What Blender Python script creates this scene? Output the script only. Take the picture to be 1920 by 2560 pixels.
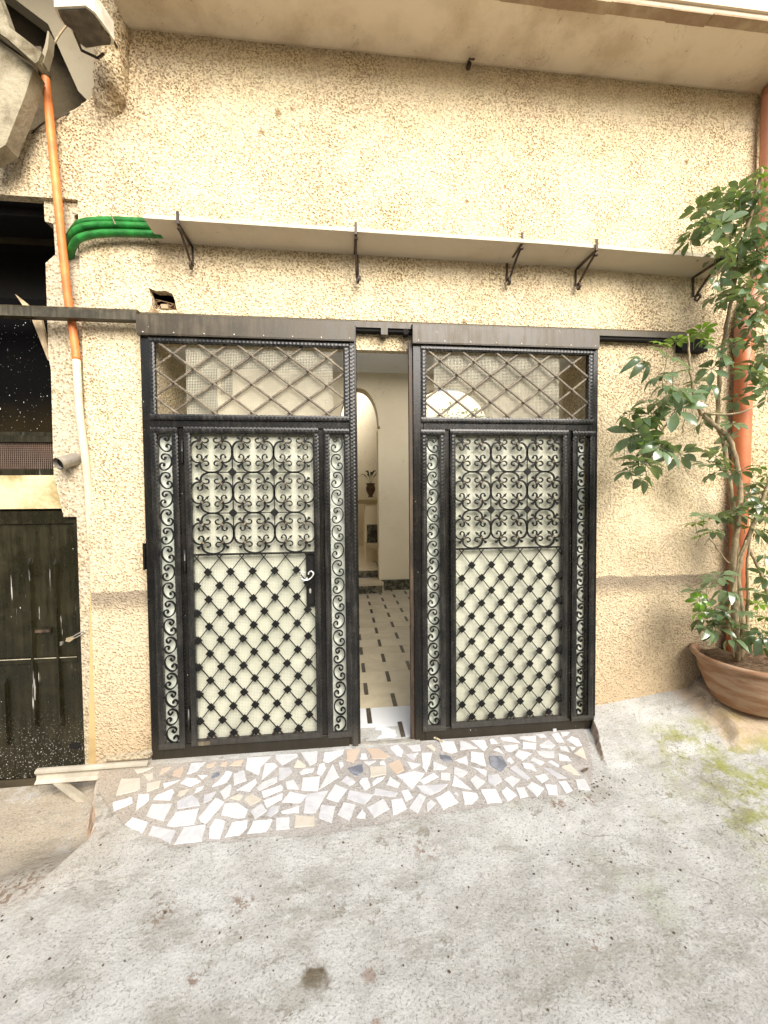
import bpy, math, random
from mathutils import Vector, Matrix, noise
from mathutils.geometry import tessellate_polygon
random.seed(7)
SC = bpy.context.scene
COL = SC.collection
for o in list(bpy.data.objects): bpy.data.objects.remove(o)

# ---------------------------------------------------------------- camera
YAW, PITCH, ROLL = math.radians(5.83086), math.radians(1.86482), math.radians(-0.51187)
FPX = 1000.0                                  # focal length in pixels of a 1920 x 2560 frame
CAM = Vector((0.0, -2.45266, 1.48654))
cy, sy, cp, sp, cr, sr = math.cos(YAW), math.sin(YAW), math.cos(PITCH), math.sin(PITCH), math.cos(ROLL), math.sin(ROLL)
FWD = Vector((sy*cp, cy*cp, -sp)); r0 = Vector((cy, -sy, 0)); u0 = r0.cross(FWD)
RIGHT = cr*r0 + sr*u0; UP = -sr*r0 + cr*u0
cam_d = bpy.data.cameras.new('camera'); cam = bpy.data.objects.new('camera', cam_d); COL.objects.link(cam)
cam_d.sensor_fit = 'VERTICAL'; cam_d.sensor_height = 36.0; cam_d.lens = FPX/2560.0*36.0
cam_d.clip_start = 0.05; cam_d.clip_end = 300.0
cam.matrix_world = Matrix(((RIGHT.x, UP.x, -FWD.x, CAM.x), (RIGHT.y, UP.y, -FWD.y, CAM.y), (RIGHT.z, UP.z, -FWD.z, CAM.z), (0, 0, 0, 1)))
SC.camera = cam

# ---------------------------------------------------------------- daylight
SUN_EL, SUN_AZ = math.radians(36), math.radians(162)     # azimuth from +Y clockwise: behind the viewer's right shoulder
w = bpy.data.worlds.new("World"); SC.world = w; w.use_nodes = True
nt = w.node_tree; nt.nodes.clear()
sky = nt.nodes.new('ShaderNodeTexSky'); sky.sky_type = 'NISHITA'; sky.sun_disc = False
sky.sun_elevation = SUN_EL; sky.sun_rotation = SUN_AZ; sky.air_density = 1.0; sky.dust_density = 4.0; sky.ozone_density = 1.0
bg = nt.nodes.new('ShaderNodeBackground'); bg.inputs[1].default_value = 0.11
out = nt.nodes.new('ShaderNodeOutputWorld')
nt.links.new(sky.outputs[0], bg.inputs[0]); nt.links.new(bg.outputs[0], out.inputs[0])
sl = bpy.data.lights.new('sun', 'SUN'); sl.energy = 3.7; sl.angle = math.radians(48); sl.color = (1.0, 0.965, 0.91)
sun = bpy.data.objects.new('sun', sl); COL.objects.link(sun)
sd = Vector((math.sin(SUN_AZ)*math.cos(SUN_EL), math.cos(SUN_AZ)*math.cos(SUN_EL), math.sin(SUN_EL)))
sun.rotation_euler = sd.to_track_quat('Z', 'Y').to_euler()
SC.view_settings.view_transform = 'Standard'; SC.view_settings.look = 'None'
SC.view_settings.exposure = 0.96; SC.view_settings.gamma = 1.0; SC.view_settings.use_curve_mapping = False
SC.cycles.max_bounces = 8; SC.cycles.diffuse_bounces = 5; SC.cycles.transparent_max_bounces = 12

# ---------------------------------------------------------------- geometry helpers
def ray(px, py): return RIGHT*((px-960)/FPX) - UP*((py-1280)/FPX) + FWD
def onY(px, py, Y): r = ray(px, py); return CAM + r*((Y-CAM.y)/r.y)
def onZ(px, py, Z): r = ray(px, py); return CAM + r*((Z-CAM.z)/r.z)
def sm(a, b, x):
    t = min(1, max(0, (x-a)/(b-a))); return t*t*(3-2*t)
class MB:
    def __init__(s): s.v = []; s.f = []; s.smooth = False
    def add(s, vs, fs):
        n = len(s.v); s.v += [tuple(v) for v in vs]; s.f += [tuple(i+n for i in f) for f in fs]; return s
    def box(s, x0, x1, y0, y1, z0, z1, b=0.0):
        if b <= 0:
            v = [(x0,y0,z0),(x1,y0,z0),(x1,y1,z0),(x0,y1,z0),(x0,y0,z1),(x1,y0,z1),(x1,y1,z1),(x0,y1,z1)]
            return s.add(v, [(0,3,2,1),(4,5,6,7),(0,1,5,4),(1,2,6,5),(2,3,7,6),(3,0,4,7)])
        # box with the front (low Y) and vertical edges chamfered
        v = []
        for (yy, d) in ((y0, b), (y0+b, 0), (y1, 0)):
            v += [(x0+d,yy,z0+d),(x1-d,yy,z0+d),(x1-d,yy,z1-d),(x0+d,yy,z1-d)]
        f = [(0,1,2,3),(11,10,9,8)]
        for k in (0, 4):
            for i in range(4): f.append((k+(i+1)%4, k+i, k+4+i, k+4+(i+1)%4))
        return s.add(v, f)
    def tube(s, pts, r, n=6, cap=True):
        pts = [Vector(p) for p in pts]; rs = r if isinstance(r, (list, tuple)) else [r]*len(pts)
        t = (pts[1]-pts[0]).normalized(); up = Vector((0,0,1)) if abs(t.z) < .9 else Vector((1,0,0))
        a = t.cross(up).normalized(); vs = []; 
        for i, p in enumerate(pts):
            if i == 0: tt = pts[1]-pts[0]
            elif i == len(pts)-1: tt = pts[-1]-pts[-2]
            else: tt = (pts[i+1]-pts[i]).normalized() + (pts[i]-pts[i-1]).normalized()
            if tt.length < 1e-9: tt = t
            tt.normalize(); a = (a - tt*a.dot(tt)); a.normalize(); b = tt.cross(a)
            for k in range(n):
                q = 2*math.pi*k/n; vs.append(p + (a*math.cos(q)+b*math.sin(q))*rs[i])
        fs = []
        for i in range(len(pts)-1):
            for k in range(n): fs.append((i*n+k, i*n+(k+1)%n, (i+1)*n+(k+1)%n, (i+1)*n+k))
        if cap: fs += [tuple(range(n))[::-1], tuple(range((len(pts)-1)*n, len(pts)*n))]
        return s.add(vs, fs)
    def strip(s, pts, w, y0, y1):
        """flat iron bar bent in the XZ plane: pts (x,z), width w in plane, depth y0..y1"""
        P = [Vector((p[0], p[1])) for p in pts]; vs = []; n = len(P); ws = w if isinstance(w, (list, tuple)) else [w]*n
        for i, p in enumerate(P):
            t = (P[min(i+1,n-1)]-P[max(i-1,0)]); t.normalize(); q = Vector((-t.y, t.x))*ws[i]/2
            a, b = p+q, p-q
            vs += [(a.x,y0,a.y),(b.x,y0,b.y),(b.x,y1,b.y),(a.x,y1,a.y)]
        fs = [(0,1,2,3),(4*n-1,4*n-2,4*n-3,4*n-4)]
        for i in range(n-1):
            for k in range(4): fs.append((4*i+k, 4*i+4+k, 4*i+4+(k+1)%4, 4*i+(k+1)%4))
        return s.add(vs, fs)
    def prism(s, poly, n0, n1, axis='Y'):
        """polygon extruded: axis Y -> poly (x,z); axis Z -> poly (x,y); axis X -> poly (y,z)"""
        m = len(poly)
        def mk(p, h):
            return (p[0], h, p[1]) if axis == 'Y' else ((p[0], p[1], h) if axis == 'Z' else (h, p[0], p[1]))
        vs = [mk(p, n0) for p in poly] + [mk(p, n1) for p in poly]
        tri = tessellate_polygon([[Vector((p[0], p[1], 0)) for p in poly]])
        fs = [tuple(t) for t in tri] + [tuple(i+m for i in t[::-1]) for t in tri]
        fs += [(i, (i+1) % m, m+(i+1) % m, m+i) for i in range(m)]
        return s.add(vs, fs)
    def slab(s, loops, y0, y1):
        """wall in the XZ plane with holes, extruded y0..y1"""
        flat = [p for l in loops for p in l]
        tri = tessellate_polygon([[Vector((p[0], p[1], 0)) for p in l] for l in loops]); m = len(flat)
        vs = [(p[0], y0, p[1]) for p in flat] + [(p[0], y1, p[1]) for p in flat]
        fs = [tuple(t) for t in tri] + [tuple(i+m for i in t[::-1]) for t in tri]; k = 0
        for l in loops:
            n = len(l)
            for i in range(n): fs.append((k+i, k+(i+1) % n, m+k+(i+1) % n, m+k+i))
            k += n
        return s.add(vs, fs)
    def lathe(s, prof, c=(0,0,0), n=32):
        vs = []; m = len(prof)
        for k in range(n):
            q = 2*math.pi*k/n
            for r, z in prof: vs.append((c[0]+r*math.cos(q), c[1]+r*math.sin(q), c[2]+z))
        fs = [(k*m+i, ((k+1) % n)*m+i, ((k+1) % n)*m+i+1, k*m+i+1) for k in range(n) for i in range(m-1)]
        return s.add(vs, fs)
    def hammered(s, p0, p1, w, d, y, pitch=.0215, wav=.0006):
        """hammered flat bar from p0 to p1 (x,z), front face at y, scalloped edges"""
        a = Vector(p0); b = Vector(p1); L = (b-a).length; t = (b-a)/L; q = Vector((-t.y, t.x))
        n = max(4, int(round(L/pitch))*4); vs = []
        for i in range(n+1):
            p = a+t*(L*i/n); c = math.cos(2*math.pi*i/4); hw = w/2+wav*c; dd = .0004*c
            for (e, yy) in ((hw, y+d), (hw, y+.002-dd), (hw*.35, y-.0012+dd), (-hw*.35, y-.0012+dd), (-hw, y+.002-dd), (-hw, y+d)):
                v = p+q*e; vs.append((v.x, yy, v.y))
        fs = [(6*i+k, 6*i+(k+1) % 6, 6*i+6+(k+1) % 6, 6*i+6+k) for i in range(n) for k in range(6)]
        fs += [tuple(range(6))[::-1], tuple(range(6*n, 6*n+6))]
        return s.add(vs, fs)
    def mesh(s, name, mat, smooth=False):
        me = bpy.data.meshes.new(name); me.from_pydata(s.v, [], s.f); me.validate(); 
        if mat: me.materials.append(mat)
        import bmesh
        bm = bmesh.new(); bm.from_mesh(me); bmesh.ops.recalc_face_normals(bm, faces=bm.faces); bm.to_mesh(me); bm.free()
        if smooth: me.polygons.foreach_set('use_smooth', [True]*len(me.polygons))
        return me
def put(name, me, parent=None, loc=None, rot=None, scale=None, **kw):
    o = bpy.data.objects.new(name, me); COL.objects.link(o)
    if parent: o.parent = parent
    if loc is not None: o.location = loc
    if rot is not None: o.rotation_euler = rot
    if scale is not None: o.scale = scale
    for k, v in kw.items(): o[k] = v
    return o
def obj(name, mb, mat, parent=None, smooth=False, **kw): return put(name, mb.mesh(name, mat, smooth), parent, **kw)
def thing(name, label, cat, loc=(0,0,0), **kw):
    return put(name, None, None, loc, label=label, category=cat, **kw)
def bez(pts, sub=6):
    """Catmull-Rom through pts (tuples of any dimension)"""
    P = [Vector(p) for p in pts]; P = [P[0]*2-P[1]]+P+[P[-1]*2-P[-2]]; o = []
    for i in range(1, len(P)-2):
        for k in range(sub):
            t = k/sub; a, b, c, d = P[i-1], P[i], P[i+1], P[i+2]
            o.append(0.5*((2*b)+(c-a)*t+(2*a-5*b+4*c-d)*t*t+(3*b-a-3*c+d)*t*t*t))
    return o+[P[-2]]

# ---------------------------------------------------------------- material helpers
class NT:
    def __init__(s, name):
        s.m = bpy.data.materials.new(name); s.m.use_nodes = True; s.t = s.m.node_tree; s.t.nodes.clear()
        s.out = s.n('ShaderNodeOutputMaterial'); s.b = s.n('ShaderNodeBsdfPrincipled'); s.l(s.b.outputs[0], s.out.inputs[0])
        s.tc = s.n('ShaderNodeTexCoord').outputs['Object']; s.geo = None
    def n(s, t, **kw):
        x = s.t.nodes.new(t)
        for k, v in kw.items(): setattr(x, k, v)
        return x
    def l(s, a, b): s.t.links.new(a, b)
    def set(s, inp, v):
        if hasattr(v, 'links'): s.l(v, inp)
        else: inp.default_value = v
    def world(s):
        if s.geo is None: s.geo = s.n('ShaderNodeNewGeometry').outputs['Position']
        return s.geo
    def noise(s, scale, detail=4, rough=.55, vec=None, dist=0, out='Fac'):
        x = s.n('ShaderNodeTexNoise'); x.inputs['Scale'].default_value = scale; x.inputs['Detail'].default_value = detail
        x.inputs['Roughness'].default_value = rough; x.inputs['Distortion'].default_value = dist
        s.l(vec or s.world(), x.inputs['Vector']); return x.outputs[out]
    def vor(s, scale, feature='F1', vec=None, out='Distance', rnd=1.0):
        x = s.n('ShaderNodeTexVoronoi', feature=feature); x.inputs['Scale'].default_value = scale
        x.inputs['Randomness'].default_value = rnd; s.l(vec or s.world(), x.inputs['Vector']); return x.outputs[out]
    def math(s, op, a, b=0.0, c=0.0, clamp=False):
        x = s.n('ShaderNodeMath', operation=op, use_clamp=clamp); s.set(x.inputs[0], a); s.set(x.inputs[1], b)
        if len(x.inputs) > 2: s.set(x.inputs[2], c)
        return x.outputs[0]
    def ramp(s, v, a, b, to0=0.0, to1=1.0):
        x = s.n('ShaderNodeMapRange', interpolation_type='SMOOTHSTEP'); s.set(x.inputs[0], v)
        x.inputs[1].default_value = a; x.inputs[2].default_value = b; x.inputs[3].default_value = to0; x.inputs[4].default_value = to1
        return x.outputs[0]
    def mix(s, f, a, b, mode='MIX'):
        x = s.n('ShaderNodeMix', data_type='RGBA', blend_type=mode); s.set(x.inputs[0], f)
        for i, v in ((6, a), (7, b)):
            if isinstance(v, (tuple, list)): v = tuple(v)+(1,) if len(v) == 3 else v
            s.set(x.inputs[i], v)
        return x.outputs[2]
    def sep(s, v=None):
        x = s.n('ShaderNodeSeparateXYZ'); s.l(v or s.world(), x.inputs[0]); return x.outputs
    def scaled(s, sx, sy_, sz, v=None):
        x = s.n('ShaderNodeVectorMath', operation='MULTIPLY'); s.l(v or s.world(), x.inputs[0]); x.inputs[1].default_value = (sx, sy_, sz); return x.outputs[0]
    def bump(s, h, strength=.5, dist=.01, normal=None):
        x = s.n('ShaderNodeBump'); x.inputs['Strength'].default_value = strength; x.inputs['Distance'].default_value = dist
        s.set(x.inputs['Height'], h)
        if normal: s.l(normal, x.inputs['Normal'])
        return x.outputs[0]
    def rnd(s): return s.n('ShaderNodeObjectInfo').outputs['Random']
    def spot(s, pts, soft=.35):
        """max mask of round blotches (x,y,r) on the ground, ragged edge"""
        X, Y, Z = s.sep(); nz = s.noise(22, 3); m = 0.0
        for (x, y, r) in pts:
            dx = s.math('SUBTRACT', X, x); dy = s.math('SUBTRACT', Y, y)
            d = s.math('SQRT', s.math('ADD', s.math('MULTIPLY', dx, dx), s.math('MULTIPLY', dy, dy)))
            d = s.math('ADD', d, s.math('MULTIPLY', s.math('SUBTRACT', nz, .5), r*1.6))
            k = s.ramp(d, r*(1-soft), r*(1+soft), 1, 0); m = s.math('MAXIMUM', m, k)
        return m
    def done(s, col, rough=.7, normal=None, metal=0.0, spec=.5, **kw):
        if isinstance(col, tuple): col = tuple(col)+(1,) if len(col) == 3 else col
        s.set(s.b.inputs['Base Color'], col); s.set(s.b.inputs['Roughness'], rough); s.set(s.b.inputs['Metallic'], metal)
        s.b.inputs['Specular IOR Level'].default_value = spec
        if normal: s.l(normal, s.b.inputs['Normal'])
        for k, v in kw.items(): s.set(s.b.inputs[k], v)
        return s.m

def mat_stucco(name, base, dark, rust, scale=62, band=True, pit=.9, coarse=1.0, bs=1.0):
    m = NT(name); warp = m.noise(26, 2, out='Color')
    v = m.n('ShaderNodeVectorMath', operation='MULTIPLY_ADD'); m.l(warp, v.inputs[0]); v.inputs[1].default_value = (.018*coarse,)*3; m.l(m.world(), v.inputs[2])
    vec = v.outputs[0]
    d1 = m.vor(scale*1.45, vec=vec); fine = m.noise(scale*3.2, 3, .7); mid = m.noise(scale*.8, 3, .6)
    big = m.noise(1.1, 5, .6); med = m.noise(5, 4, .6)
    e = m.math('ADD', d1, m.math('MULTIPLY', m.math('SUBTRACT', fine, .5), .55)); e = m.math('ADD', e, m.math('MULTIPLY', m.math('SUBTRACT', mid, .5), .22))
    dt = m.vor(scale*1.0, vec=vec); dt = m.math('ADD', dt, m.math('MULTIPLY', m.math('SUBTRACT', fine, .5), .35)); dots = m.ramp(dt, .22, .44, 1, 0)
    h = m.math('ADD', m.math('MULTIPLY', e, -.6), m.math('MULTIPLY', mid, .5)); h = m.math('SUBTRACT', h, m.math('MULTIPLY', dots, .5)); h = m.math('ADD', h, m.math('MULTIPLY', m.noise(9, 4, .6), 1.2))
    dens = m.ramp(m.math('ADD', m.math('MULTIPLY', big, .6), m.math('MULTIPLY', med, .4)), .36, .66, .30, 1.0)
    pits = m.math('MULTIPLY', m.math('MULTIPLY', m.math('MAXIMUM', m.math('MULTIPLY', m.ramp(e, .46, .68), .68), dots), pit), dens)
    col = m.mix(m.ramp(med, .35, .7), base, tuple(c*k for c, k in zip(base, (1.03, 1.02, .95))))
    col = m.mix(m.ramp(big, .45, .72, 0, .4), col, rust)
    col = m.mix(pits, col, dark)
    blots = m.ramp(m.noise(3.1, 6, .7), .68, .78, 0, .7); col = m.mix(m.math('MULTIPLY', blots, m.ramp(fine, .35, .65)), col, dark)
    if band:
        X, Y, Z = m.sep(); zz = m.math('ADD', Z, m.math('MULTIPLY', m.math('SUBTRACT', m.noise(9, 4), .5), .05))
        zlow = m.math('ADD', zz, m.math('MULTIPLY', m.math('SUBTRACT', med, .5), .12))
        low = m.ramp(zlow, .02, .6, .8, 0); col = m.mix(low, col, tuple(c*k for c, k in zip(base, (.70, .62, .54))))
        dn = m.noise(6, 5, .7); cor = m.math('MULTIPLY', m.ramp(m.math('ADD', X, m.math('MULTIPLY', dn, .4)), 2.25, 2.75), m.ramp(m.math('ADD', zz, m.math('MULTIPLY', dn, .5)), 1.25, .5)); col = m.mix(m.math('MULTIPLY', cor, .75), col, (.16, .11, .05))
        wst = m.math('MULTIPLY', m.ramp(m.noise(1.7, 6, .72, dist=.5), .52, .66), m.ramp(dn, .4, .62)); col = m.mix(m.math('MULTIPLY', wst, .5), col, (.38, .27, .15))
        for (wx, wz, wr) in [(q_.x, q_.z, k_) for q_, k_ in ((onY(655,330,0),.020),(onY(695,283,0),.024),(onY(730,272,0),.014),(onY(1168,502,0),.014),(onY(1262,465,0),.016),(onY(1472,338,0),.014),(onY(1088,280,0),.012),(onY(887,316,0),.012),(onY(1715,405,0),.020),(onY(300,262,0),.05),(onY(820,800,0),.02),(onY(1160,805,0),.018),(onY(385,780,0),.03))]:
            dx_ = m.math('SUBTRACT', X, wx); dz_ = m.math('SUBTRACT', Z, wz); dd_ = m.math('SQRT', m.math('ADD', m.math('MULTIPLY', dx_, dx_), m.math('MULTIPLY', dz_, dz_)))
            dd_ = m.math('ADD', dd_, m.math('MULTIPLY', m.math('SUBTRACT', mid, .5), wr*2.6)); col = m.mix(m.ramp(dd_, wr*.3, wr*1.3, .75, 0), col, (.16, .09, .03))
        drp = m.noise(5.5, 5, .65, vec=m.scaled(1, 1, .09)); under = m.math('ADD', m.math('MULTIPLY', m.ramp(zz, 2.5, 2.95), m.ramp(zz, 2.97, 2.96)), m.ramp(zz, 3.5, 4.1, 0, .6), clamp=True); col = m.mix(m.math('MULTIPLY', m.math('MULTIPLY', m.ramp(drp, .5, .66), under), .45), col, (.34, .25, .15))
        top = m.ramp(zz, .97, 1.6, .35, 0); col = m.mix(top, col, tuple(c*k for c, k in zip(base, (.93, .87, .87))))
        bnd = m.math('MULTIPLY', m.ramp(zz, .955, .968, 1, 0), m.ramp(zlow, .80, .93, 0, 1)); bnd = m.math('MULTIPLY', bnd, .85)
        col = m.mix(bnd, col, (.24, .195, .14))
    n1 = m.bump(h, 1.0, .009*bs)
    return m.done(col, .92, n1, spec=.15)

def mat_plaster(name, base, stain, amt=.5, bump=.3, scale=1.0):
    m = NT(name); big = m.noise(1.6*scale, 6, .62); fine = m.noise(70*scale, 4, .6); crack = m.ramp(m.math('ABSOLUTE', m.math('SUBTRACT', m.noise(1.3*scale, 5, .6, dist=1.2), .5)), 0.0, .004, .55, 0)
    crack = m.math('MULTIPLY', crack, m.ramp(m.noise(2.2, 2), .5, .62))
    sp_ = m.math('MULTIPLY', m.ramp(m.noise(34*scale, 3, .6), .64, .72, 0, .6), m.ramp(big, .42, .6))
    col = m.mix(m.ramp(big, .4, .72, 0, amt), base, stain); col = m.mix(sp_, col, tuple(c*.45 for c in stain)); col = m.mix(crack, col, tuple(c*.4 for c in stain))
    h = m.math('ADD', m.math('MULTIPLY', fine, .3), m.math('MULTIPLY', m.noise(9*scale, 4), 1.0))
    return m.done(col, .88, m.bump(h, bump, .012), spec=.2)

def mat_paint(name, base, dust, drip=.6, rough=.32, zfade=False, spec=.4, dustamt=.45, spat=False):
    m = NT(name); n1 = m.noise(7, 5, .65); n2 = m.noise(46, 4, .6); st = m.noise(3.2, 4, .6, vec=m.scaled(14, 14, 1.0))
    dv = m.vor(30, vec=m.scaled(1, 0, .45)); cellr = m.vor(30, vec=m.scaled(1, 0, .45), out='Color')
    cs = m.n('ShaderNodeSeparateColor'); m.l(cellr, cs.inputs[0])
    spk = m.math('MULTIPLY', m.ramp(m.noise(75, 2, .5, vec=m.scaled(1, .3, .45)), .755, .775), m.ramp(m.noise(4, 3), .45, .58)); spk = m.math('MULTIPLY', spk, drip)
    d = m.math('MULTIPLY', m.ramp(m.math('ADD', m.math('MULTIPLY', n1, .5), m.math('MULTIPLY', st, .5)), .42, .68), dustamt)
    d = m.math('ADD', d, m.math('MULTIPLY', m.ramp(n2, .55, .75), dustamt*.4), clamp=True)
    if zfade:
        X, Y, Z = m.sep(); d = m.math('ADD', d, m.ramp(m.math('ADD', Z, m.math('MULTIPLY', n1, .16)), .06, .27, .42, 0), clamp=True)
    if spat:
        zz_ = m.sep()[2]; fs_ = m.math('MULTIPLY', m.ramp(m.noise(130, 2, .5), .64, .68), m.ramp(zz_, .32, -.05)); spk = m.math('MAXIMUM', spk, m.math('MULTIPLY', fs_, .8))
        sk_ = m.math('MULTIPLY', m.ramp(m.noise(60, 3, .5, vec=m.scaled(1, .2, .06)), .68, .72), m.ramp(m.noise(3, 3), .48, .6)); spk = m.math('MAXIMUM', spk, m.math('MULTIPLY', sk_, .6))
    col = m.mix(d, base, dust); col = m.mix(spk, col, (.62, .6, .55))
    r = m.math('ADD', rough, m.math('MULTIPLY', d, .5), clamp=True)
    return m.done(col, r, m.bump(m.noise(120, 3), .12, .004), spec=spec)

def mat_simple(name, base, rough=.6, var=.25, scale=12, bump=.15, spec=.4, metal=0.0, **kw):
    m = NT(name); n1 = m.noise(scale, 5, .6); n2 = m.noise(scale*6, 3)
    col = m.mix(m.ramp(n1, .35, .7, 0, 1), tuple(c*(1-var) for c in base), tuple(min(1, c*(1+var*.5)) for c in base))
    return m.done(col, rough, m.bump(n2, bump, .006), spec=spec, metal=metal, **kw)

def mat_marble(name, base, vein, rndv=.12, scale=9, rough=.45, amt=.35, spots=.5):
    m = NT(name); r = m.rnd()
    off = m.n('ShaderNodeCombineXYZ'); m.l(m.math('MULTIPLY', r, 37.0), off.inputs[0]); m.l(m.math('MULTIPLY', r, 19.0), off.inputs[1])
    v = m.n('ShaderNodeVectorMath', operation='ADD'); m.l(m.world(), v.inputs[0]); m.l(off.outputs[0], v.inputs[1])
    n1 = m.noise(scale, 6, .65, vec=v.outputs[0], dist=1.4); n2 = m.noise(scale*5, 4, vec=v.outputs[0])
    col = m.mix(m.ramp(n1, .42, .62, 0, amt), base, vein)
    val = m.math('ADD', 1-rndv, m.math('MULTIPLY', r, rndv)); hsv = m.n('ShaderNodeHueSaturation'); m.l(val, hsv.inputs['Value']); m.l(col, hsv.inputs['Color'])
    c2 = m.mix(m.math('MULTIPLY', m.ramp(n2, .66, .74), spots), hsv.outputs[0], (.2, .17, .13))
    return m.done(c2, rough, m.bump(n2, .12, .003), spec=.45)

M = {}
M['stucco'] = mat_stucco('stucco', (.70, .59, .40), (.155, .085, .035), (.60, .455, .29))
M['stucco_rough'] = mat_stucco('stucco_rough', (.62, .53, .34), (.25, .17, .08), (.52, .42, .25), scale=44, band=False, coarse=2.0, bs=1.7)
M['soffit'] = mat_plaster('soffit_plaster', (.70, .60, .45), (.44, .34, .22), .85, .5, 1.6)
M['fascia'] = mat_plaster('fascia_plaster', (.74, .62, .46), (.55, .42, .28), .4)
M['drip'] = mat_plaster('drip_edge', (.30, .21, .13), (.52, .42, .28), .8, .8, 3)
M['jamb'] = mat_stucco('jamb_plaster', (.52, .45, .33), (.20, .13, .06), (.45, .36, .24), scale=50, band=False, bs=.8)
M['ochre'] = mat_plaster('ochre_plaster', (.52, .38, .18), (.36, .25, .11), .6, .3, 2)
M['lintel'] = mat_plaster('lintel_plaster', (.58, .50, .30), (.30, .22, .09), .95, .6, 4)
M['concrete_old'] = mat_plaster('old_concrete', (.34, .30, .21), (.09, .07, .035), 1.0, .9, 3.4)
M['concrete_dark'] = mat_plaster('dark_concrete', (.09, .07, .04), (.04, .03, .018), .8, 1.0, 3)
M['concrete_pale'] = mat_plaster('pale_concrete', (.27, .235, .165), (.17, .135, .08), .5, .3, 1.5)
M['ledge'] = mat_plaster('ledge_marble', (.56, .49, .38), (.44, .36, .24), .45, .1, 2)
M['int_wall'] = mat_plaster('interior_paint', (.76, .68, .50), (.66, .56, .38), .35, .05, 1)
M['int_ceil'] = mat_plaster('interior_ceiling_paint', (.84, .83, .80), (.76, .74, .69), .3, .05, 1)
M['gate'] = mat_paint('gate_paint', (.007, .007, .0065), (.06, .048, .03), .6, .24, zfade=True, dustamt=.16, spec=.3)
M['gate_sky_lit'] = mat_paint('gate_header_sky_lit', (.040, .031, .017), (.14, .11, .065), .7, .34, dustamt=.45)  # gate paint made lighter: the sky's reflection is put into the colour
M['hammer'] = mat_paint('hammered_iron', (.009, .009, .0085), (.13, .12, .10), .5, .22, zfade=True, dustamt=.18, spec=.4)
M['iron'] = mat_paint('wrought_iron', (.006, .006, .0055), (.035, .03, .025), .1, .5, dustamt=.15, spec=.2)
M['lattice'] = mat_paint('lattice_iron', (.09, .072, .05), (.32, .27, .18), .9, .36, dustamt=.5)
M['bracket'] = mat_paint('bracket_iron', (.03, .02, .014), (.14, .09, .05), .1, .5, dustamt=.6)
M['door'] = mat_paint('olive_door_paint', (.010, .009, .0035), (.05, .042, .018), 1.0, .26, dustamt=.35, spat=True)
M['rail'] = mat_paint('rail_paint', (.03, .026, .015), (.16, .13, .08), 1.0, .33, dustamt=.45)
M['black'] = mat_simple('black_void', (.006, .005, .004), .9, .2)
M['orange'] = mat_simple('orange_conduit', (.72, .22, .055), .5, .3, 9)
M['cream_pipe'] = mat_simple('cream_conduit', (.66, .56, .38), .6, .18, 9)
M['pipe_brown'] = mat_simple('terracotta_paint', (.50, .155, .062), .45, .28, 5)
M['pipe_pink'] = mat_simple('salmon_paint', (.52, .235, .15), .5, .2, 5)
M['green'] = mat_simple('green_conduit', (.015, .17, .025), .38, .5, 16, spec=.4)
M['mesh'] = mat_simple('wire_mesh', (.55, .52, .40), .5, .2)
M['mesh_dark'] = mat_simple('dark_wire_mesh', (.15, .10, .07), .6, .2)
M['chrome'] = mat_simple('pale_metal', (.72, .70, .66), .25, .1, metal=.7)
M['steel'] = mat_simple('grey_steel', (.42, .38, .32), .4, .25, metal=.6)
M['channel'] = mat_simple('cream_channel', (.50, .455, .36), .5, .22, 10)
M['wood'] = mat_simple('weathered_wood', (.42, .32, .19), .8, .35, 20)
M['rubble'] = mat_simple('nest_debris', (.34, .22, .12), .9, .5, 40)
M['lamp_body'] = mat_simple('lamp_body', (.66, .60, .48), .5, .25, 14)
M['lamp_glass'] = mat_simple('dusty_lamp_glass', (.075, .06, .042), .45, .6, 16)
M['pot'] = None
m = NT('terracotta_pot'); X, Y, Z = m.sep(); nb = m.noise(5, 5, .6, vec=m.scaled(1, 1, 5)); nf = m.noise(60, 3)
M['pot'] = m.done(m.mix(m.ramp(nb, .38, .66), (.29, .155, .085), (.42, .285, .185)), .8, m.bump(nf, .3, .005), spec=.2)
M['soil'] = mat_simple('potting_soil', (.16, .10, .055), .95, .5, 40, 1.0)
M['bark'] = mat_simple('stem_bark', (.30, .235, .135), .8, .35, 30, .6)
M['petiole'] = mat_simple('petiole', (.16, .20, .05), .6, .2)
M['green_marble'] = mat_marble('green_marble', (.030, .028, .018), (.27, .25, .16), .1, 11, .3, .75, 0)
M['inset'] = mat_marble('dark_inset', (.055, .04, .028), (.17, .14, .10), .4, 20, .35, .5, 0)
M['floor_tile'] = mat_marble('floor_marble', (.64, .56, .40), (.50, .42, .27), .14, 4, .3, .45, .1)
M['tread'] = mat_marble('tread_marble', (.62, .53, .36), (.5, .4, .25), .1, 4, .35, .4, .1)
M['stone_white'] = mat_marble('stone_white', (.72, .715, .71), (.52, .54, .57), .2, 12, .35, .5, .6)
M['stone_cream'] = mat_marble('stone_cream', (.62, .57, .48), (.5, .44, .35), .12, 9, .5, .4, .3)
M['stone_peach'] = mat_marble('stone_peach', (.62, .50, .39), (.52, .40, .30), .15, 9, .5, .4, .2)
M['stone_grey'] = mat_marble('stone_grey', (.60, .60, .61), (.42, .42, .44), .15, 9, .5, .5, .3)
M['stone_dark'] = mat_marble('stone_dark', (.17, .18, .21), (.42, .44, .48), .15, 14, .45, .5, .2)
m = NT('sill_white'); M['sill'] = m.done((.66, .68, .70), .3)
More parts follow.
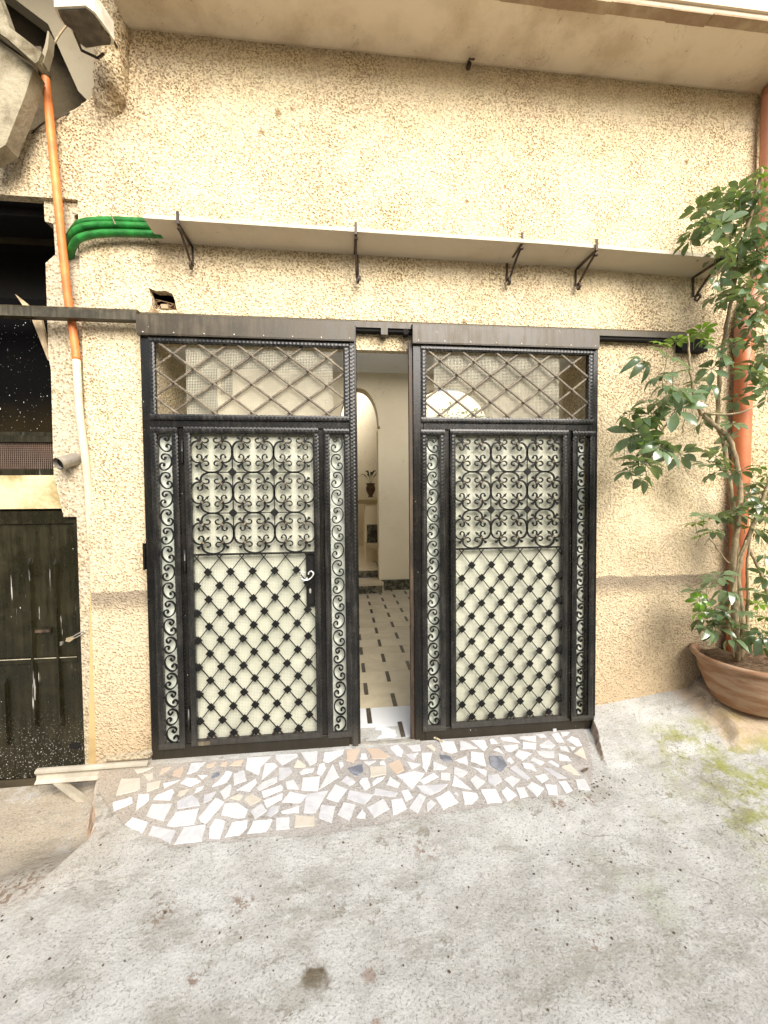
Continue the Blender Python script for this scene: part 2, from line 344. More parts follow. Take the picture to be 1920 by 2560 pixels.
# frosted sheet behind the gates
m = NT('frosted_sheet'); n1 = m.noise(2.0, 4, .6); nf = m.noise(9, 4)
col = m.mix(m.ramp(n1, .38, .66), (.80, .84, .75), (.66, .71, .61)); col = m.mix(m.ramp(nf, .62, .74, 0, .25), col, (.45, .44, .34))
pb = m.b; tr = m.n('ShaderNodeBsdfTranslucent'); mx = m.n('ShaderNodeMixShader'); m.l(col, tr.inputs[0]); m.done(col, .4, spec=.4)
mx.inputs[0].default_value = .2; m.l(pb.outputs[0], mx.inputs[1]); m.l(tr.outputs[0], mx.inputs[2]); m.l(mx.outputs[0], m.out.inputs[0]); M['sheet'] = m.m
# leaf
def mat_leaf(name, base, young):
    m = NT(name); r = m.rnd(); n1 = m.noise(14, 3)
    col = m.mix(r, base, young); col = m.mix(m.ramp(n1, .4, .7, 0, .5), col, tuple(c*.6 for c in base))
    pb = m.b; tr = m.n('ShaderNodeBsdfTranslucent'); m.l(m.mix(.5, col, (.25, .36, .03)), tr.inputs[0]); mx = m.n('ShaderNodeMixShader'); mx.inputs[0].default_value = .25
    m.done(col, .22, spec=1.0); m.l(pb.outputs[0], mx.inputs[1]); m.l(tr.outputs[0], mx.inputs[2]); m.l(mx.outputs[0], m.out.inputs[0]); return m.m
M['leaf'] = mat_leaf('leaf_green', (.085, .14, .062), (.18, .25, .13))
M['leaf_young'] = mat_leaf('leaf_young', (.12, .25, .02), (.17, .32, .03))
M['dry'] = mat_simple('dry_leaf', (.13, .095, .06), .8, .3)
# splattered dark sheet
m = NT('splattered_sheet'); X, Y, Z = m.sep(); v2 = m.scaled(1, 0, .38)
dv = m.vor(30, vec=v2); cs = m.n('ShaderNodeSeparateColor'); m.l(m.vor(30, vec=v2, out='Color'), cs.inputs[0])
s1 = m.math('MULTIPLY', m.ramp(m.noise(68, 2, .5, vec=m.scaled(1, .2, .38)), .705, .73), m.ramp(m.noise(4.2, 3), .42, .56)); s1 = m.math('MAXIMUM', s1, m.math('MULTIPLY', m.ramp(m.noise(150, 2, .5, vec=m.scaled(1, .2, .5)), .70, .73), m.ramp(m.noise(3, 3), .4, .55)))
s1 = m.math('MULTIPLY', s1, m.ramp(Z, 2.62, 2.52)); col = m.mix(m.ramp(m.math('ADD', Z, m.math('MULTIPLY', m.noise(6, 3), .2)), 1.95, 2.25), (.014, .010, .004), (.002, .002, .002))
M['splatter'] = m.done(m.mix(s1, col, (.55, .52, .47)), .8, spec=.04)

# concrete ground
def mat_ground(name, mortar=False):
    m = NT(name); X, Y, Z = m.sep()
    big = m.noise(.9, 5, .6); med = m.noise(4.5, 5, .65); fine = m.noise(55, 5, .7); grain = m.noise(170, 3, .7); gv = m.vor(95)
    a, b, c = ((.36, .335, .305), (.44, .415, .385), (.25, .22, .185)) if mortar else ((.42, .415, .385), (.54, .545, .52), (.27, .26, .225))
    col = m.mix(m.ramp(med, .36, .66), a, b)
    col = m.mix(m.ramp(m.noise(2.1, 6, .7), .52, .72, 0, .6), col, c)
    # warmer towards the wall, cooler and greener away to the right
    warm = m.math('MULTIPLY', m.ramp(m.math('ADD', X, m.math('MULTIPLY', big, .5)), -.3, -1.4), m.ramp(m.math('ADD', Y, m.math('MULTIPLY', med, .4)), -1.1, -.1)); col = m.mix(m.math('MULTIPLY', warm, .7), col, (.42, .33, .205))
    spk = m.math('MULTIPLY', m.ramp(m.noise(105, 4, .75), .52, .64), .62); col = m.mix(spk, col, tuple(k*.52 for k in c))
    lgt = m.math('MULTIPLY', m.ramp(m.noise(88, 4, .7, vec=m.scaled(1.05, .95, 1)), .55, .68), .6); col = m.mix(lgt, col, (.60, .59, .56))
    dgr = m.math('MULTIPLY', m.ramp(m.noise(120, 2, vec=m.scaled(1.1, .9, 1)), .66, .72), .65); col = m.mix(dgr, col, (.16, .13, .09))
    n12 = m.noise(12, 5, .75); holes = m.math('MULTIPLY', m.ramp(n12, .60, .68), .6)
    col = m.mix(holes, col, (.20, .175, .12))
    if not mortar:
        edge = m.math('ADD', m.math('MULTIPLY', X, 1.0), m.math('MULTIPLY', m.math('SUBTRACT', med, .5), .5))
        mm = m.math('MULTIPLY', m.ramp(edge, 1.62, 1.95), m.ramp(m.math('ADD', Y, m.math('MULTIPLY', big, .3)), -1.1, -.75)); mm = m.math('MULTIPLY', mm, m.ramp(Y, -.16, -.30))
        mn = m.ramp(m.noise(7, 5, .7), .42, .62); col = m.mix(m.math('MULTIPLY', m.math('MULTIPLY', mm, mn), .85), col, (.26, .27, .045))
        gm = m.math('MULTIPLY', m.ramp(X, .2, 1.2), m.ramp(m.noise(3.3, 5, .7), .52, .7)); col = m.mix(m.math('MULTIPLY', gm, .35), col, (.34, .38, .24))
        tan = m.math('MULTIPLY', m.ramp(m.math('ADD', X, m.math('MULTIPLY', med, .15)), 2.22, 2.34), m.ramp(Y, -.50, -.40)); col = m.mix(m.math('MULTIPLY', tan, .7), col, (.50, .36, .21))
        col = m.mix(m.spot([(-.109, -1.196, .040)]), col, (.12, .095, .06)); col = m.mix(m.math('MULTIPLY', m.spot([(.065, -1.215, .022), (.078, -1.34, .018)]), .6), col, (.24, .155, .11))
        col = m.mix(m.math('MULTIPLY', m.spot([(-.70, -.93, .05), (-.40, -.93, .04), (.35, -.78, .05), (1.05, -.62, .04), (-1.35, -.72, .12), (.84, -1.2, .035), (-.5, -1.15, .02), (.3, -1.0, .02), (1.22, -.6, .03)], .6), m.math('MULTIPLY', m.ramp(m.noise(34, 4, .7), .50, .56), .8)), col, (.20, .13, .085))
    if not mortar:
        cm = 0.0; wob = m.math('MULTIPLY', m.math('SUBTRACT', m.noise(11, 5, .7), .5), .07)
        for pl in ([(1730,1735),(1752,1790),(1800,1818),(1860,1842)],[(1745,1905),(1790,1950),(1850,2012),(1925,2062)],[(1785,2150),(1850,2205),(1930,2262)],[(1480,2088),(1540,2082)],[(1835,2445),(1878,2560)],[(60,2110),(180,2080),(300,2028)]):
            for (a_, b2) in zip(pl, pl[1:]):
                A_, B_ = onZ(*a_, -.04 if a_[0] < 1700 else .05), onZ(*b2, -.04 if b2[0] < 1700 else .05)
                ex, ey = B_.x-A_.x, B_.y-A_.y; L2 = ex*ex+ey*ey
                px_ = m.math('SUBTRACT', X, A_.x); py_ = m.math('SUBTRACT', Y, A_.y)
                t_ = m.math('DIVIDE', m.math('ADD', m.math('MULTIPLY', px_, ex), m.math('MULTIPLY', py_, ey)), L2, clamp=True)
                qx = m.math('SUBTRACT', px_, m.math('MULTIPLY', t_, ex)); qy = m.math('SUBTRACT', py_, m.math('MULTIPLY', t_, ey))
                # signed distance wobbled by noise
                sdist = m.math('ADD', m.math('ADD', qx, qy), wob); dd_ = m.math('SQRT', m.math('ADD', m.math('MULTIPLY', qx, qx), m.math('MULTIPLY', qy, qy)))
                k_ = m.math('MULTIPLY', m.ramp(m.math('ABSOLUTE', sdist), .001, .007, 1, 0), m.ramp(dd_, .03, .06, 1, 0)); cm = m.math('MAXIMUM', cm, k_)
        col = m.mix(m.math('MULTIPLY', m.math('MULTIPLY', cm, .6), m.ramp(m.noise(8, 3), .40, .55)), col, (.14, .125, .07))
        sd2 = m.noise(3.0, 7, .78, vec=m.scaled(1, 2.2, 1)); col = m.mix(m.math('MULTIPLY', m.ramp(sd2, .50, .62), .5), col, (.25, .235, .19))
        wh = m.noise(2.6, 7, .8); col = m.mix(m.math('MULTIPLY', m.ramp(wh, .52, .66), .45), col, (.60, .60, .58))
        ck = m.math('ABSOLUTE', m.math('SUBTRACT', m.noise(1.1, 6, .62, dist=.4), .5)); ck = m.math('MULTIPLY', m.ramp(ck, 0, .0035, 1, 0), m.ramp(m.noise(1.4, 2), .56, .6)); col = m.mix(m.math('MULTIPLY', ck, .5), col, (.10, .085, .055))
    nzz = m.n('ShaderNodeSeparateXYZ'); m.l(m.n('ShaderNodeNewGeometry').outputs['True Normal'], nzz.inputs[0]); stp_ = m.ramp(nzz.outputs[2], .92, .70); col = m.mix(m.math('MULTIPLY', m.math('MULTIPLY', stp_, .85), m.ramp(X, 1.8, 1.7)), col, m.mix(m.ramp(m.noise(30, 4), .4, .6), (.34, .22, .13), (.56, .44, .33)))
    h = m.math('ADD', m.math('MULTIPLY', fine, .5), m.math('MULTIPLY', med, 1.6)); h = m.math('ADD', h, m.math('MULTIPLY', gv, .12)); h = m.math('SUBTRACT', h, m.math('MULTIPLY', holes, .4)); h = m.math('ADD', h, m.math('MULTIPLY', grain, .22))
    return m.done(col, .9, m.bump(h, .75, .012), spec=.2)
M['ground'] = mat_ground('alley_concrete'); M['mortar'] = mat_ground('mosaic_mortar', True)

# ================================================================= GROUND
def zg(x, y):
    d = -y
    z = -.07*max(0, min(.7, d-.1)) - .012*max(0, min(2, d-.7))
    # lower ground on the left, behind the broken edge of the mosaic
    xe = -1.36 + .16*sm(.2, .47, d)*1.0 - .02*math.sin(d*20)
    hard = sm(xe+.012, xe-.022, x); soft = sm(xe+.05, xe-.75, x)
    k = sm(.36, .75, d); z += -.155*(hard*(1-k)+soft*k)*(1-.45*sm(.7, 1.6, d))
    # raised pad on the right
    if x > 1.4:
        xs = 1.60 - .33*min(1, max(0, d)/.36)*.45 - .0
        if d > .36: xs = 1.45
        xs += .010*noise.noise(Vector((d*16, z*3, 7.7)))+.005*noise.noise(Vector((d*60, 1.1, 3.3)))
        st = sm(xs-.008, xs+.018, x) if d < .4 else sm(1.38, 1.6, x)
        hgt = .10*max(0, 1-d/.42)
        z += st*hgt + .125*max(0, x-1.6)*(1-sm(.25, 1.5, d))
        xw = .03*noise.noise(Vector((x*6, d*9, 2.2))); z += .05*sm(2.22+xw, 2.30+xw, x+.25*d-.08)*(1-sm(.40+xw*2, .50+xw*2, d))
    z += .02*max(0, x)*sm(.6, 1.4, d)
    nz = noise.fractal(Vector((x*2.2, y*2.2, .3)), .9, 2.1, 4)
    z += .009*nz*sm(.5, .9, d) + .0035*nz
    return z
def onG(px, py):
    r = ray(px, py); z = -.03
    for _ in range(12):
        t = (z-CAM.z)/r.z; p = CAM+r*t; z = .5*z+.5*zg(p.x, p.y)
    return Vector((p.x, p.y, zg(p.x, p.y)))
def axis(a, b, fine0, fine1, s, c):
    o = []; x = a
    while x < fine0: o.append(x); x += c
    x = fine0
    while x < fine1: o.append(x); x += s
    x = fine1
    while x <= b+1e-6: o.append(x); x += c
    if o[-1] < b: o.append(b)
    return o
xs = axis(-14, 14, -2.4, 3.4, .02, .7); ys = axis(-26, .10, -1.9, .10, .02, .8)
xs = sorted([x for x in xs if not (-1.46 < x < -1.18 or 1.44 < x < 1.64)] + [-1.46+.005*i for i in range(57)] + [1.44+.004*i for i in range(51)])
ys = sorted([y for y in ys if not -.60 < y < .0] + [-.60+.01*i for i in range(60)])
g = MB(); nx = len(xs)
g.v = [(x, y, zg(x, y)) for y in ys for x in xs]
g.f = [(j*nx+i, j*nx+i+1, (j+1)*nx+i+1, (j+1)*nx+i) for j in range(len(ys)-1) for i in range(nx-1)]
obj('ground', g, M['ground'], smooth=False, kind='structure')

# ================================================================= HOUSE
house = thing('house', 'cream house front of rough pitted stucco with a wide gateway', 'house', (0, 0, 0))
OX0, OX1, OZ = -1.05, 1.56, 2.39
outer = [(-1.455,-.4),(OX0,-.4),(OX0,OZ),(OX1,OZ),(OX1,-.4),(2.75,-.4),(2.75,4.6),(-1.22,4.6),(-1.28,4.3),(-1.32,4.05),(-1.322,3.93),(-1.325,3.86),(-1.345,3.775),
         (-1.39,3.72),(-1.44,3.675),(-1.52,3.62),(-1.62,3.565),(-1.74,3.49),(-1.85,3.43),(-2.2,3.37),(-4.5,3.36),(-4.5,3.185),(-1.455,3.175)]
# ragged curved edge
rag = []
for i, p in enumerate(outer):
    q = outer[(i+1) % len(outer)]
    rag.append(p)
    if 7 <= i <= 18:
        for k in (1, 2, 3):
            t = k/4; x = p[0]+(q[0]-p[0])*t; z = p[1]+(q[1]-p[1])*t
            rag.append((x+random.uniform(-.008,.008), z+random.uniform(-.008,.008)))
hole = [(-1.092,2.706),(-1.078,2.650),(-1.074,2.592),(-1.01,2.583),(-.942,2.588),(-.950,2.64),(-.962,2.678),(-1.0,2.692),(-1.05,2.69)]
f = MB().slab([rag, hole], 0.0, .05); obj('facade', f, M['stucco'], house)
b = MB(); b.box(-1.3,-.85,.20,.22,2.571,2.8).box(-1.13,-.9,.051,.2,2.571,2.580).box(-1.13,-.9,.051,.2,2.71,2.72).box(-1.13,-1.11,.051,.2,2.581,2.709).box(-.93,-.91,.051,.2,2.581,2.709); obj('hole_lining', b, M['black'], house)  # lined in black, so the shade inside the hole is colour
obj('reveal', MB().box(OX0-.25,OX0,.051,.40,-.1,OZ), M['stucco'], house); obj('reveal', MB().box(OX1,OX1+.25,.051,.27,-.1,OZ), M['stucco'], house)
b = MB(); b.box(-1.456,OX0-.2501,.051,.3,-.1,3.1); obj('wall_core', b, M['jamb'], house)
# thick hand-thrown stucco ridge at the upper left corner
pts = [(-1.34,.045,3.56),(-1.295,.035,3.66),(-1.262,.0,3.74),(-1.248,-.012,3.84),(-1.243,-.015,3.95),(-1.238,-.015,4.1),(-1.232,-.015,4.3),(-1.225,-.015,4.6)]
rd = MB().tube(bez(pts, 10), [.03+.05*min(1, i/16) for i in range(71)], 24)
rd.v = [tuple(Vector(v)+Vector((noise.noise(Vector(v)*28), noise.noise(Vector(v)*31+Vector((5,5,5))), 0))*.010) for v in rd.v]
obj('stucco_ridge', rd, M['stucco'], house, smooth=True)
wl = MB().strip([(-1.158,4.6),(-1.162,4.1),(-1.166,3.95),(-1.172,3.80)], .005, -.012, -.004); obj('wire', wl, M['stucco_rough'], house)
# wall set back beyond the corner on the right
r_ = MB().slab([[(2.745,-.4),(6,-.4),(6,6),(2.745,6)]], .11, .3); obj('side_wall', r_, M['stucco_rough'], house)
u = MB().box(-1.16,6,-.30,.3,4.605,6); obj('upper_wall', u, M['fascia'], house)
# balcony slab: soffit, drip edge, fascia
s = MB(); pr = [(.0,4.128),(-.02,4.120),(-.06,4.122),(-.33,4.130),(-.337,4.122),(-.372,4.122),(-.378,4.135),(-.378,4.60),(.0,4.60)]
s.prism(pr, -1.166, 6.0, 'X'); obj('soffit', s, M['soffit'], house)
s = MB(); n = 60
for i in range(n):
    x0 = -1.15+7.1*i/n; x1 = -1.15+7.1*(i+1)/n; e = random.uniform(-.003,.003); s.box(x0, x1-.0005, -.381+e, -.325+e*2, 4.112+e*.6, 4.1205)
obj('drip_edge', s, M['drip'], house)
s = MB().box(-1.16,6,-.392,-.3785,4.15,4.62); obj('fascia', s, M['fascia'], house)
# jamb pilaster left of the gate and reveals
p = MB().slab([[(-1.645,1.645),(-1.60,1.40),(-1.53,1.40),(-1.53,-.4),(-1.457,-.4),(-1.457,2.86),(-1.475,2.90),(-1.49,3.10),(-1.452,3.12),(-1.452,3.18),(-1.645,3.18),(-1.645,3.06),(-1.60,3.05),(-1.595,2.88),(-1.648,2.83),(-1.65,2.30),(-1.64,2.24)]], .022, .26)
obj('jamb_pilaster', p, M['jamb'], house)
p = MB().slab([[(-1.515,-.4),(-1.462,-.4),(-1.452,.5),(-1.448,.95),(-1.462,.95),(-1.478,.5)]], .004, .0215); obj('ochre_strip', p, M['ochre'], house)
p = MB().slab([[(-4.5,1.452),(-1.6,1.448),(-1.642,1.64),(-4.5,1.635)]], .035, .26); obj('cream_lintel', p, M['lintel'], house)
p = MB().box(-4.5,-3.2,.0,.26,-.4,3.18); obj('left_pier', p, M['stucco'], house)
p = MB().box(-4.5,-1.36,.6,.65,-.4,3.3).box(-4.5,-1.46,.052,.6,3.2,3.22); obj('dark_interior', p, M['black'], house)  # black backing paints the darkness of the unlit opening

# grey recess behind the curved stucco edge
rec = thing('stair_underside', 'grey concrete underside of an outside stair above the dark door', 'stair', (0, 0, 0))
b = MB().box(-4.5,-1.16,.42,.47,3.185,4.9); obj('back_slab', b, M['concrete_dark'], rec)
b = MB().box(-4.5,-1.16,-.5,.42,4.9,4.95); obj('top_slab', b, M['concrete_old'], rec)
def pxpoly(pts, Y): return [(q.x, q.z) for q in (onY(a, b_, Y) for a, b_ in pts)]
b = MB().prism(pxpoly([(-120,-120),(120,60),(196,228),(230,262),(300,200),(300,-160),(-100,-160)], .22), .22, .32); obj('landing_slab', b, M['concrete_pale'], rec)
b = MB().prism(pxpoly([(-60,135),(0,112),(84,168),(62,240),(14,362),(-70,410)], -.16), -.16, -.08); obj('stringer', b, M['concrete_old'], rec)
b = MB().prism(pxpoly([(-60,-40),(-10,-30),(8,20),(24,68),(60,95),(104,130),(96,152),(88,158),(20,98),(-60,40)], -.22), -.22, -.17); obj('stair_nosing', b, M['concrete_old'], rec)
b = MB().prism(pxpoly([(100,150),(113,108),(119,76),(123,80),(120,118),(108,158)], -.2), -.2, -.16); obj('torn_flashing', b, M['concrete_pale'], rec)
q0, q1 = onY(-60, 40, -.15), onY(100, 160, -.10); q0.z -= .02
b = MB().tube([q0, q1], .022, 8); obj('brown_pipe', b, M['bracket'], rec, smooth=True)

b = MB().tube(bez([(-1.72,.02,3.50),(-1.60,-.03,3.55),(-1.52,-.02,3.60),(-1.46,.02,3.68)],5),.004,5); obj('wire', b, M['bracket'], rec)
b = MB().tube(bez([(-1.30,-.05,4.30),(-1.36,-.12,4.05),(-1.44,-.14,3.90),(-1.50,-.16,3.74)],5),.005,5); obj('wire', b, M['wood'], rec)
# street lamp head, seen from below
lamp = thing('wall_lamp', 'dusty box-shaped lamp with dark glass under the stair at top left', 'lamp', (-1.22, -.28, 3.84))
def rel(pts, Z, k=1.0):
    o = []; 
    for a, b_ in pts:
        q = onZ(a, b_, Z); o.append(((q.x+1.22)*k, (q.y+.28)*k))
    return o
LP = [(140,22),(214,18),(236,34),(252,55),(282,100),(280,112),(262,113),(215,120),(196,105),(176,70),(158,58),(146,38)]
b = MB().prism(rel(LP, 3.80, .93), -.045, -.038, 'Z'); obj('glass', b, M['lamp_glass'], lamp)
b = MB().prism(rel(LP, 3.80, 1.06), -.0375, .05, 'Z'); obj('housing', b, M['lamp_body'], lamp)
b = MB().tube([(.05,.05,-.03),(.075,-.02,-.045),(.098,.03,-.03),(.09,.09,-.02)], .006, 5).tube([(-.07,.02,-.04),(-.08,.09,-.05),(-.02,.12,-.05),(.02,.10,-.045)], .007, 5); obj('latch', b, M['bracket'], lamp)
b = MB().tube([(-.02,-.05,.04),(-.03,.02,.12),(-.06,.28,.16),(-.06,.42,.16)], .02, 8); obj('arm', b, M['bracket'], lamp)

# unseen house across the alley, added for the gate metal to reflect
opp = thing('opposite_house', 'dull plastered house front added unseen behind the viewer for the gates to reflect', 'house', (0, -6.2, 0))
obj('wall', MB().box(-14, 14, -.4, 0, -.3, 3.6), M['fascia'], opp); obj('door', MB().box(-.6, .5, .0005, .05, -.1, 2.2), M['door'], opp)

# ================================================================= INTERIOR
iw = put('interior_wall', None, kind='structure')
AX = [(.275, .312, .60), (1.80, .70, .68)]
def arch_loop(cx, r, rz):
    l = [(cx-r+.012, -.1), (cx-r+.012, 2.60), (cx-r-.02, 2.62), (cx-r-.02, 2.66)]
    for k in range(0, 25):
        a = math.pi*(1-k/24); l.append((cx+(r+.0)*math.cos(a), 2.66+rz*math.sin(a)))
    l += [(cx+r+.02, 2.66), (cx+r+.02, 2.62), (cx+r-.012, 2.60), (cx+r-.012, -.1)]
    return l
lo = [(-3.2,-.1)]+arch_loop(*AX[0])+arch_loop(*AX[1])+[(3.6,-.1),(3.6,4.2),(-3.2,4.2)]
b = MB().slab([lo, [(-1.86,3.12),(-1.68,3.12),(-1.68,3.50),(-1.86,3.50)][::-1]], 4.0, 4.28); obj('arched_wall', b, M['int_wall'], iw)
b = MB().box(-1.95,-1.6,4.30,4.34,3.0,3.6); obj('window_back', b, M['black'], iw)  # black sheet, the dark behind the small window is painted on
b = MB().box(OX0-.3, OX0, .4005, 1.1, 0, 2.9); obj('passage_wall', b, M['int_wall'], iw)
b = MB().box(OX1, OX1+.3, .2705, .63, 0, 2.9); obj('passage_wall', b, M['int_wall'], iw)
b = MB().box(OX0-.3, OX1+.3, .051, .43, OZ+.0005, 2.57).box(OX0-.3, OX1+.3, .30, .43, 2.9005, 4.2).box(OX0+.001, OX1-.001, .30, .4299, 2.5705, 2.9); obj('lintel_wall', b, M['int_ceil'], iw)
b = MB().box(-3.2, OX0-.301, .66, .75, 0, 4.2).box(OX1+.301, 3.6, .262, .43, 0, 4.2); obj('inner_front_wall', b, M['int_wall'], iw)
b = MB().box(-3.3,-3.2,.27,4.28,0,4.2).box(3.6,3.7,.27,4.28,0,4.2); obj('end_wall', b, M['int_wall'], iw)
b = MB().box(-3.3,3.7,7.6,7.7,-.1,4.2).box(-3.3,-3.2,4.28,7.6,-.1,4.2); obj('far_wall', b, M['int_wall'], iw)
b = MB().box(.9,1.0,4.283,7.6,0,4.2); obj('hall_partition', b, M['int_wall'], iw)
put('interior_ceiling', MB().box(-1.34,3.7,.262,.66,4.2,4.26).box(-3.3,3.7,.6605,.8,4.2,4.26).box(-3.3,3.7,2.9,4.0,4.2,4.26).box(-3.3,.95,4.281,5.6,4.2,4.26).mesh('interior_ceiling', M['int_ceil']), kind='structure')  # unseen ceiling, its gap shaped to let daylight into the hall
fl = put('interior_floor', MB().box(-1.28,1.75,-.035,.68,-.14,-.012).box(-3.3,3.7,.6801,7.6,-.14,-.012).mesh('interior_floor', M['mortar']), kind='structure')
ti = 0
for r in range(21):
    y0 = -.045+.1965*r; y1 = y0+.1945; ph = .16 if r % 2 else .357
    if r == 0: y0 += .02
    for k in range(-4, 6):
        x = ph+k*.405
        if x+.405 < OX0+.25+.0 or x > 1.45: continue
        a, c = x+.0165, x+.405-.0165
        zo = random.uniform(-.0008, .0008)
        put('floor_tile', MB().box(a, c, y0, y1, -.0119, zo).mesh('floor_tile', M['sill'] if r < 2 else M['floor_tile']), fl)
        put('inset_tile', MB().box(x-.0145, x+.0145, y0+.001, y1-.001, -.0119, zo*.5+.0003).mesh('inset_tile', M['inset']), fl)
rest = MB()
rest.box(-3.2,-.85,.45,4.0,-.0118,.0).box(1.75,3.6,.45,4.0,-.0118,.0); obj('outer_floor_field', rest, M['floor_tile'], fl)
sk = MB().box(.60,1.09,3.978,3.999,.0,.17); put('skirting', sk.mesh('skirting', M['green_marble']), iw)
sk = MB().box(2.51,3.6,3.978,3.999,.0,.17); put('skirting', sk.mesh('skirting', M['green_marble']), iw)
st = thing('inner_steps', 'two marble steps with dark green risers inside the left arch of the hall', 'steps', (0, 3.9, 0))
def stp(n, x0, x1, y0, y1, z0, z1, mt): obj(n, MB().box(x0, x1, y0-3.9, y1-3.9, z0, z1), M[mt], st)
stp('riser', -.805, .600, 3.79, 3.999, 0, .125, 'green_marble'); stp('tread', -.82, .625, 3.765, 3.999, .1255, .158, 'tread')
stp('riser', -.79, .57, 4.27, 4.9, .0, .28, 'green_marble'); stp('tread', -.795, .575, 4.002, 4.269, .126, .158, 'tread')
stp('tread', -.80, .585, 4.245, 7.59, .2805, .312, 'tread'); stp('riser_end', .601, .622, 3.79, 3.999, 0, .125, 'tread')
pd = thing('pedestal', 'cream pedestal with moulded cap and dark marble panel seen inside the left arch', 'pedestal', (.72, 5.1, .312))
b = MB().box(-.31,.17,-.1,.5,0,1.09); obj('body', b, M['int_wall'], pd)
b = MB(); b.prism([(-.12,1.09),(-.15,1.12),(-.20,1.165),(-.20,1.21),(.5,1.21),(.5,1.09)], -.44, .17, 'X'); obj('cap', b, M['tread'], pd)
b = MB().box(-.285,.16,-.108,-.101,.36,.70); obj('marble_panel', b, M['green_marble'], pd)
b = MB().prism([(-.31,.35),(.17,.05),(.17,.16),(-.31,.37)][::-1], -.35, -.11); obj('sloped_string', b, M['tread'], pd)
vs = thing('potted_plant', 'small dark vase with drooping leaves standing on the inner pedestal', 'potted plant', (.515, 5.02, 1.5225))
b = MB().lathe([(0,0),(.045,0),(.05,.012),(.035,.03),(.06,.07),(.088,.13),(.088,.18),(.07,.225),(.085,.245),(.088,.26),(.07,.26),(.06,.23),(0,.22)], n=20); obj('vase', b, mat_simple('vase_glaze', (.085, .045, .02), .3, .4), vs, smooth=True)
dl = mat_simple('dark_leaf', (.018, .03, .012), .4, .3)
for k in range(11):
    a = k*2.4; L = random.uniform(.16, .27); h = random.uniform(.16, .32); P = []
    c = Vector((math.cos(a), math.sin(a)*.6, 0)); mb = MB(); vv = []
    for i in range(7):
        t = i/6; w_ = .034*math.sin(math.pi*min(1, max(0, (t-.3)/.7)))+.003; p_ = c*L*t + Vector((0, 0, .23+h*math.sin(t*2.1)*.85)); sd_ = Vector((-c.y, c.x, 0))*w_
        vv += [p_+sd_, p_-sd_]
    mb.add(vv, [(2*i, 2*i+1, 2*i+3, 2*i+2) for i in range(6)]); obj('leaf', mb, dl, vs)
bush = thing('patio_bush', 'green bush in the bright patio behind the right inner arch', 'bush', (2.62, 6.3, 0))
b = MB()
for k in range(1500):
    p_ = Vector((random.gauss(0, .42), random.gauss(0, .3), 2.55+random.gauss(0, .45)))
    if p_.z < 1.2 or p_.z > 3.5 or abs(p_.x) > .95: continue
    a = Vector((random.uniform(-1,1), random.uniform(-1,1), random.uniform(-.5,.9))).normalized()*.09; c = a.cross(Vector((random.random(), random.random(), 1))).normalized()*.028
    b.add([p_, p_+a*.5+c, p_+a, p_+a*.5-c], [(0,1,2,3)])
obj('foliage', b, M['leaf_young'], bush); obj('trunk', MB().tube([(0,0,-.0),(.05,0,.8),(-.05,.05,2.6)], [.05,.04,.02], 8), M['bark'], bush)

# ================================================================= GATES
GY = -.08
def hframe(mb, x0, x1, z0, z1, w_, d=.022, y=GY-.012):
    h = w_/2
    mb.hammered((x0, z1-h), (x1, z1-h), w_, d, y); mb.hammered((x0, z0+h), (x1, z0+h), w_, d, y)
    mb.hammered((x0+h, z0+w_+.001), (x0+h, z1-w_-.001), w_, d, y+.001); mb.hammered((x1-h, z0+w_+.001), (x1-h, z1-w_-.001), w_, d, y+.001)
    return mb
# shared ironwork meshes
S = .000331
top = [((x-1140)*S, (505-y)*S) for x, y in [(1052,268),(1078,276),(1096,300),(1086,330),(1058,348),(1018,345),(978,330),(956,300),(958,262),(980,215),(1020,182),(1075,160),(1140,151)]]
cs_pts = bez(top, 3); full = [tuple(p) for p in cs_pts] + [(-p[0], p[1]) for p in cs_pts[::-1][1:]]
nf_ = len(full); mb = MB().strip(full, [.0048+.0042*math.sin(math.pi*i/(nf_-1)) for i in range(nf_)], -.006, .006)
for sx in (-1, 1): mb.prism([(sx*(-.029)+.0075*math.cos(q*math.pi/3), .0775+.0055*math.sin(q*math.pi/3)) for q in range(6)], -.007, .007)
me_cs = mb.mesh('scroll', M['iron'])
dg = lambda t, o=0: (-(t)*.7071+o*.7071, t*.7071+o*.7071)
sp_poly = [dg(.022), dg(.045,.0085), dg(.041,.0028), dg(.098,.0022), dg(.118,.0095), dg(.122,.0), dg(.118,-.0095), dg(.098,-.0022), dg(.041,-.0028), dg(.045,-.0085)]
me_sp = MB().prism(sp_poly, -.006, .004).mesh('spear', M['iron'])
mb = MB().prism([dg(.070,.010), dg(.080,.010), dg(.080,-.010), dg(.070,-.010)], -.0095, .006); me_col = mb.mesh('collar', M['lattice'])
me_dia = MB().box(-.0172,.0172,-.005,.003,-.0172,.0172, .002).mesh('diamond_plate', M['iron'])
T = .000235
A = [((x-397)*T, (452-y)*T) for x, y in [(395,335),(378,385),(345,392),(312,360),(305,312),(345,270),(400,258),(470,275),(525,340),(545,430),(525,520),(470,595),(395,642),(320,640),(268,590),(258,530),(290,482),(335,475),(372,505),(366,545)]]
mb = MB().strip([tuple(p) for p in bez(A, 2)], .0068, -.006, .006)
for ex, ez in ((395,350),(358,530)): mb.prism([((ex-397)*T+.0058*math.cos(q*math.pi/3), (452-ez)*T+.007*math.sin(q*math.pi/3)) for q in range(6)], -.007, .007)
me_ss = mb.mesh('scroll', M['iron'])
def wire(x0, x1, z0, z1, step, y, r=.0006):
    mb = MB(); x = x0
    while x < x1: mb.box(x-r, x+r, y-r, y+r, z0, z1); x += step
    z = z0
    while z < z1: mb.box(x0, x1, y+r*1.1, y+r*3, z-r, z+r); z += step
    return mb
